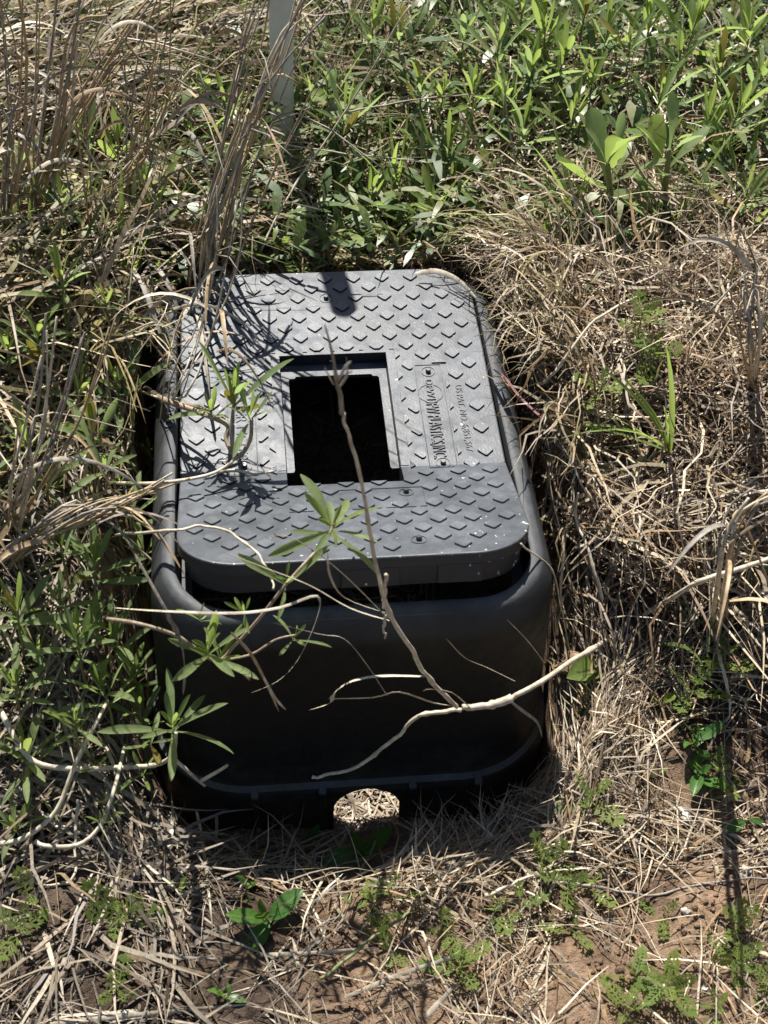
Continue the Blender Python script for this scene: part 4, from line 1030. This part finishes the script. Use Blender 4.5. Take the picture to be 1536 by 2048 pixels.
# ------------------------------------------------------------------ countless grass: one mesh per kind of litter
PAL = {'straw': np.array([(.46, .375, .255), (.40, .32, .215), (.32, .26, .195), (.22, .15, .09), (.60, .52, .39), (.26, .21, .16), (.17, .11, .065), (.30, .20, .11)]),
       'left': np.array([(.36, .28, .18), (.28, .21, .13), (.22, .155, .09), (.46, .38, .26), (.25, .205, .155), (.16, .105, .06), (.20, .18, .08), (.30, .25, .11)]),
       'grey': np.array([(.20, .17, .135), (.28, .235, .18), (.15, .12, .095), (.40, .34, .26), (.11, .085, .065), (.22, .165, .105)]),
       'brown': np.array([(.30, .20, .11), (.24, .15, .09), (.36, .26, .15), (.44, .34, .21), (.20, .12, .08), (.50, .41, .27)]),
       'green': np.array([(.10, .155, .045), (.135, .19, .055), (.07, .115, .035), (.17, .21, .06), (.20, .21, .085)])}
def strands(root, az, el, L, W, K, droop, wig, pal, clear=.25, floor=.1, lift=None, fine=True):
    N = len(root)
    step = (L / (K - 1))[:, None]
    pos = root.copy(); P = np.empty((N, K, 3)); P[:, 0] = pos
    a = az.copy(); e = el.copy()
    T = np.empty((N, K, 3))
    for k in range(1, K):
        d = np.stack([np.cos(a) * np.cos(e), np.sin(a) * np.cos(e), np.sin(e)], 1)
        T[:, k - 1] = d
        pos = pos + d * step
        gz = ground(pos[:, 0], pos[:, 1], fine) + floor
        if lift is not None: gz = gz + lift
        pos[:, 2] = np.maximum(pos[:, 2], gz)
        P[:, k] = pos
        a = a + rng.normal(0, 1, N) * wig; e = e - droop * (1 + .4 * rng.normal(0, 1, N)) + rng.normal(0, 1, N) * wig * .5
        e = np.clip(e, -1.2, 1.5)
    T[:, K - 1] = T[:, K - 2]
    # keep clear of the box: nothing inside its walls, nothing across the lid
    dd = box_dist(P[..., 0], P[..., 1], 1.0)
    bad = ((dd < clear) & (P[..., 2] < .35)).any(1)
    bad |= ((dd < -3.6)).any(1)
    bad |= ((P[..., 1] < -20) & (dd < 6) & (P[..., 2] > ground(P[..., 0], P[..., 1], False) + 4.5)).any(1)
    if len(HERO):
        H_ = np.array(HERO); flatP = P[:, ::2].reshape(-1, 3); hitm = np.zeros(len(flatP), bool)
        for hx, hy, hz, hl in H_:
            q = flatP - np.array([hx, hy - hl * .25, hz + hl * .25])
            hitm |= (q * q).sum(1) < (hl * .8) ** 2
        bad |= hitm.reshape(N, -1).any(1) & (rng.uniform(0, 1, N) < .93)
    ok = ~bad
    P = P[ok]; T = T[ok]; W = W[ok]; N = len(P)
    roll = rng.uniform(-.9, .9, N)
    side = np.cross(T, np.array([0, 0, 1.0])); side /= np.linalg.norm(side, axis=2)[..., None] + 1e-6
    nor = np.cross(side, T)
    D = side * np.cos(roll)[:, None, None] + nor * np.sin(roll)[:, None, None]
    t = np.linspace(0, 1, K)
    prof_ = np.clip(1.05 - t ** 2.5, .12, 1)
    off = D * (W[:, None] * prof_[None, :] / 2)[..., None]
    V = np.stack([P - off, P + off], 2).reshape(-1, 3)
    idx = np.arange(N * K * 2).reshape(N, K, 2)
    F = np.stack([idx[:, :-1, 0], idx[:, 1:, 0], idx[:, 1:, 1], idx[:, :-1, 1]], -1).reshape(-1, 4)
    c = PAL[pal][rng.integers(0, len(PAL[pal]), N)] * rng.uniform(.75, 1.25, N)[:, None]
    C = np.repeat(c, K * 2, axis=0)
    return V, F, C
def merge(parts):
    V = []; F = []; C = []; n = 0
    for v, f, c in parts: V.append(v); F.append(f + n); C.append(c); n += len(v)
    return np.concatenate(V), np.concatenate(F), np.concatenate(C)
def scatter(n, x0, x1, y0, y1, dens=None):
    x = rng.uniform(x0, x1, n); y = rng.uniform(y0, y1, n)
    if dens is not None:
        k = rng.uniform(0, 1, n) < dens(x, y); x, y = x[k], y[k]
    k = box_dist(x, y, 1.0) > .25; x, y = x[k], y[k]
    return np.stack([x, y, ground(x, y)], 1)
U = rng.uniform
def fan(n): return U(0, 2 * np.pi, n)
# 1 dead grass behind and at the sides
parts = []
def view_mask(x, y):   # the wedge the picture can see, with a margin for other viewpoints
    return (x > -36 - (y + 50) * .3) & (x < 32 + (y + 50) * .5)
def back_green(x, y):  # where green weeds crowd out the dead grass
    return sstep((x + 8) / 14) * sstep((y - 10) / 6)
r = scatter(76000, -76, 96, -24, 96, lambda x, y: view_mask(x, y) * np.where(x > 9, sstep((y + 22) / 9), np.where(x < -14, .95 * sstep((y + 27) / 6), 1)) * np.where(y > 50, .6, 1.0) * (1 - .45 * back_green(x, y)) * (1 - .75 * np.exp(-((x + 1) / 9) ** 2 - ((y - 15) / 5) ** 2)) * np.where((x < -13) & (y < -3), np.where(y < -10, .05, .22), 1) * np.where((x > 8) & (x < 13) & (y < -4), .35, 1))
n = len(r)
for sel, pal in ((r[:, 0] < 4, 'left'), (r[:, 0] >= 4, 'straw')):
    q = r[sel]; n = len(q)
    parts.append(strands(q, fan(n), np.radians(U(8, 58, n)), U(5, 16, n), np.where(U(0, 1, n) < .25, U(.2, .38, n), U(.06, .2, n)), 7, .26, .3, pal, lift=U(0, 1.0, n)))
r = scatter(38000, 8, 92, -20, 34, lambda x, y: view_mask(x, y) * sstep((y + 20) / 8) * (1 - .8 * sstep((y - 14) / 8)))
n = len(r); r[:, 2] += U(0, 5.0, n)
parts.append(strands(r, fan(n), np.radians(U(-25, 40, n)), U(4, 13, n), U(.07, .2, n), 8, .13, .55, 'straw', lift=U(0, 1.5, n)))
r = scatter(14000, 8, 92, -20, 34, lambda x, y: view_mask(x, y) * sstep((y + 20) / 8))
n = len(r); r[:, 2] += U(0, 3.0, n)
parts.append(strands(r, fan(n), np.radians(U(-25, 40, n)), U(4, 13, n), U(.08, .2, n), 7, .13, .5, 'brown', lift=U(0, 1.0, n)))
r = scatter(27000, -68, -14, -30, 40, lambda x, y: view_mask(x, y) * sstep((y + 29) / 5) * np.where(y < -2, np.where(y < -11, .03, .16), 1))
n = len(r); r[:, 2] += U(0, 4.0, n)
parts.append(strands(r, np.where(U(0, 1, n) < .6, U(-.5, .9, n), fan(n)), np.radians(U(-20, 50, n)), U(8, 20, n), U(.12, .4, n), 8, .18, .2, 'left', lift=U(0, 1.2, n)))
# grass leaning over the rim of the box
x = np.concatenate([U(9.2, 14, 2600), U(-20, -15.2, 2600)]); y = np.concatenate([U(-9, 11, 2600), U(-12, 11, 2600)]); n = len(x)
r = np.stack([x, y, ground(x, y) + U(.5, 4, n)], 1)
parts.append(strands(r, np.where(x > 0, np.pi, 0) + rng.normal(0, .8, n), np.radians(U(25, 75, n)), U(4, 10.5, n), U(.08, .22, n), 7, .34, .3, 'left', clear=-.2))
x = U(-14, 10, 1600); y = U(10.2, 13.5, 1600); n = 1600
r = np.stack([x, y, ground(x, y) + U(0, 2, n)], 1)
parts.append(strands(r, fan(n), np.radians(U(25, 80, n)), U(3, 8, n), U(.1, .24, n), 7, .36, .3, 'brown', clear=-.2))
V, F, C = merge(parts)
o = mesh_np('dead_grass', V, F, M_STRAW, None, smooth=False, colors=C); tag(o, 'tangled tan and brown dead grass round the box', 'dead grass', kind='stuff')
n_dead = len(F)
# 2 litter lying on the soil in front
parts = []
r = scatter(25000, -50, 48, -62, -18, lambda x, y: view_mask(x, y) * (.12 + 1.9 * np.clip(vnoise(x / 4, y / 4, 21) + .22, 0, 1)) * np.where((x > 4) & (y < -33), .85, 1))
n = len(r)
nt_ = ~((np.abs(r[:, 0] + 2.4) < 3.4) & (r[:, 1] > -29.5) & ((r[:, 1] > -27.2) | (U(0, 1, len(r)) < .5))); r = r[nt_]
for sel, pal in ((r[:, 0] < -6 + 3 * vnoise(r[:, 1] / 5, 0 * r[:, 1], 71), 'grey'), (r[:, 0] >= -6 + 3 * vnoise(r[:, 1] / 5, 0 * r[:, 1], 71), 'straw')):
    q = r[sel]; n = len(q)
    parts.append(strands(q, fan(n), np.radians(U(-8, 16, n)), U(1.2, 6, n), np.where(U(0, 1, n) < .1, U(.18, .28, n), U(.05, .13, n)), 4, .08, .16, pal, clear=.05, lift=U(0, .7, n)))
r = scatter(7400, -52, -14, -36, -2, view_mask); n = len(r)
parts.append(strands(r, fan(n), np.radians(U(-8, 22, n)), U(3, 10, n), U(.1, .3, n), 5, .1, .16, 'grey', clear=.05, lift=U(0, .9, n)))
# straw ring swept round the box front
n = 3300
th = U(-2.6, .35, n); rad = rng.normal(1.0, .16, n)
x = -1.5 + np.cos(th) * 13.5 * rad; y = -23 + np.sin(th) * 9.5 * rad
k = (box_dist(x, y, 1.0) > .2) & ~((np.abs(x + 2.4) < 3.4) & (y > -29.5)) & ((x > -2) | (U(0, 1, n) < .35)); x, y, th = x[k], y[k], th[k]; n = len(x)
r = np.stack([x, y, ground(x, y)], 1)
parts.append(strands(r, th + np.pi / 2 + rng.normal(0, .95, n), np.radians(U(-6, 14, n)), U(1.5, 7, n), U(.05, .16, n), 5, .06, .16, 'straw', clear=.05, lift=U(0, 1.3, n)))
V, F, C = merge(parts)
o = mesh_np('straw_litter', V, F, M_STRAW, None, smooth=False, colors=C); tag(o, 'short broken straw strewn over the soil in front of the box', 'straw', kind='stuff')
def inner_straw(n, xa=-12.5, xb=6.5, ya=-22.2, yb=7.5, ls=1.0):
    x = U(xa, xb, n); y = U(ya, yb, n); z = ground(x, y) + U(.05, .5, n); a = fan(n); L = U(1.2, 4, n) * ls; w = U(.07, .2, n) * (.5 + .5 * ls)
    d = np.stack([np.cos(a), np.sin(a), U(-.05, .12, n)], 1); s_ = np.stack([-np.sin(a), np.cos(a), U(-.3, .3, n)], 1)
    c = np.stack([x, y, z], 1)
    V = np.stack([c - d * L[:, None] / 2 - s_ * w[:, None] / 2, c - d * L[:, None] / 2 + s_ * w[:, None] / 2, c + d * L[:, None] / 2 + s_ * w[:, None] / 2, c + d * L[:, None] / 2 - s_ * w[:, None] / 2], 1)
    V[..., 0] = np.clip(V[..., 0], -13, 7); V[..., 1] = np.clip(V[..., 1], min(ya, -22.4), 8)
    C = np.repeat(PAL['left'][rng.integers(0, 6, n)], 4, axis=0)
    return V.reshape(-1, 3), np.arange(n * 4).reshape(n, 4), C
V, F, C = merge([inner_straw(1500), inner_straw(500, -6, 2, -22.0, -17), inner_straw(420, -4.6, -.2, -25.6, -20.5, .5)])
o = mesh_np('straw_litter', V, F, M_STRAW, None, smooth=False, colors=C); tag(o, 'straw scattered on the soil inside the meter box', 'straw', kind='stuff')
# 3 green grass mixed through the dead grass
parts = []
r = scatter(31000, -76, 96, -22, 94, lambda x, y: view_mask(x, y) * np.where(y > 11, .5 + .9 * np.clip(vnoise(x / 7, y / 7, 31), 0, .5), np.where(x < -14, np.where(y < -12, .12, .55), .05)) + np.where((x < -8) & (y > 5), .35, 0))
n = len(r)
parts.append(strands(r, fan(n), np.radians(U(45, 86, n)), U(4, 11, n), U(.14, .4, n), 6, .16, .1, 'green'))
V, F, C = merge(parts)
o = mesh_np('green_grass', V, F, M_GRASS, None, smooth=False, colors=C); tag(o, 'green grass blades growing through the dead grass', 'grass', kind='stuff')
# 4 small leaves of the low weeds that cannot be told apart
def leaflets(n, dens):
    x = U(-76, 96, n); y = U(9.5, 94, n); k = (U(0, 1, n) < dens(x, y)) & (box_dist(x, y, 1) > .6); x, y = x[k], y[k]; n = len(x)
    z = ground(x, y) + U(.5, 7, n) * U(.4, 1, n)
    a = fan(n); e = np.radians(U(-5, 75, n)); L = U(1.2, 3.4, n); w = L * U(.16, .3, n)
    d = np.stack([np.cos(a) * np.cos(e), np.sin(a) * np.cos(e), np.sin(e)], 1); s_ = np.stack([-np.sin(a), np.cos(a), 0 * a], 1)
    c = np.stack([x, y, z], 1); V = []
    for t, ww in ((0, .25), (.35, .8), (.68, 1), (1, .06)):
        q = c + d * (L * t)[:, None]; q[:, 2] -= L * t * t * .25
        V += [q - s_ * (w * ww / 2)[:, None], q + s_ * (w * ww / 2)[:, None]]
    V = np.stack(V, 1)
    idx = np.arange(n * 8).reshape(n, 8)
    F = np.concatenate([idx[:, [0, 2, 3, 1]], idx[:, [2, 4, 5, 3]], idx[:, [4, 6, 7, 5]]])
    C = np.repeat(PAL['green'][rng.integers(0, 5, n)] * U(.8, 1.2, n)[:, None], 8, axis=0)
    return V.reshape(-1, 3), F, C
V, F, C = leaflets(50000, lambda x, y: view_mask(x, y) * (.22 + 1.2 * np.exp(-((x + 1) / 10) ** 2 - ((y - 13.5) / 4) ** 2) + .55 * sstep((x + 2) / 20) * sstep((y - 14) / 14) + .5 * np.clip(vnoise(x / 6, y / 6, 41), 0, .5)))
o = mesh_np('weed_undergrowth', V, F, M_GRASS, None, smooth=False, colors=C); tag(o, 'low green weed leaves massed behind the box', 'undergrowth', kind='stuff')
# 5 soil crumbs
def crumbs(n):
    bm = bmesh.new(); bmesh.ops.create_icosphere(bm, subdivisions=1, radius=1); bm.verts.ensure_lookup_table()
    v0 = np.array([v.co for v in bm.verts]); f0 = np.array([[v.index for v in f.verts] for f in bm.faces]); bm.free()
    x = U(-50, 48, n); y = U(-62, -16, n); k = view_mask(x, y) & (box_dist(x, y, 1) > .2) & (U(0, 1, n) < .3 + 1.6 * np.clip(vnoise(x / 3, y / 3, 51) + .1, 0, 1)); x, y = x[k], y[k]; n = len(x)
    s_ = .05 + .22 * U(0, 1, n) ** 3
    V = v0[None] * s_[:, None, None] * U(.7, 1.3, (n, 1, 3)) * (1 + U(-.2, .2, (n, len(v0), 1))) + np.stack([x, y, ground(x, y) + s_ * .3], 1)[:, None]
    F = f0[None] + (np.arange(n) * len(v0))[:, None, None]
    return V.reshape(-1, 3), F.reshape(-1, 3)
V, F = crumbs(27000)
o = mesh_np('soil_crumbs', V, F, M_SOIL, None, smooth=True, colors=humus(V[:, 0], V[:, 1])); tag(o, 'loose crumbs of sandy soil in front of the box', 'soil', kind='stuff')
print('diamonds', n_d, 'objects', len(bpy.data.objects), 'dead grass quads', n_dead)
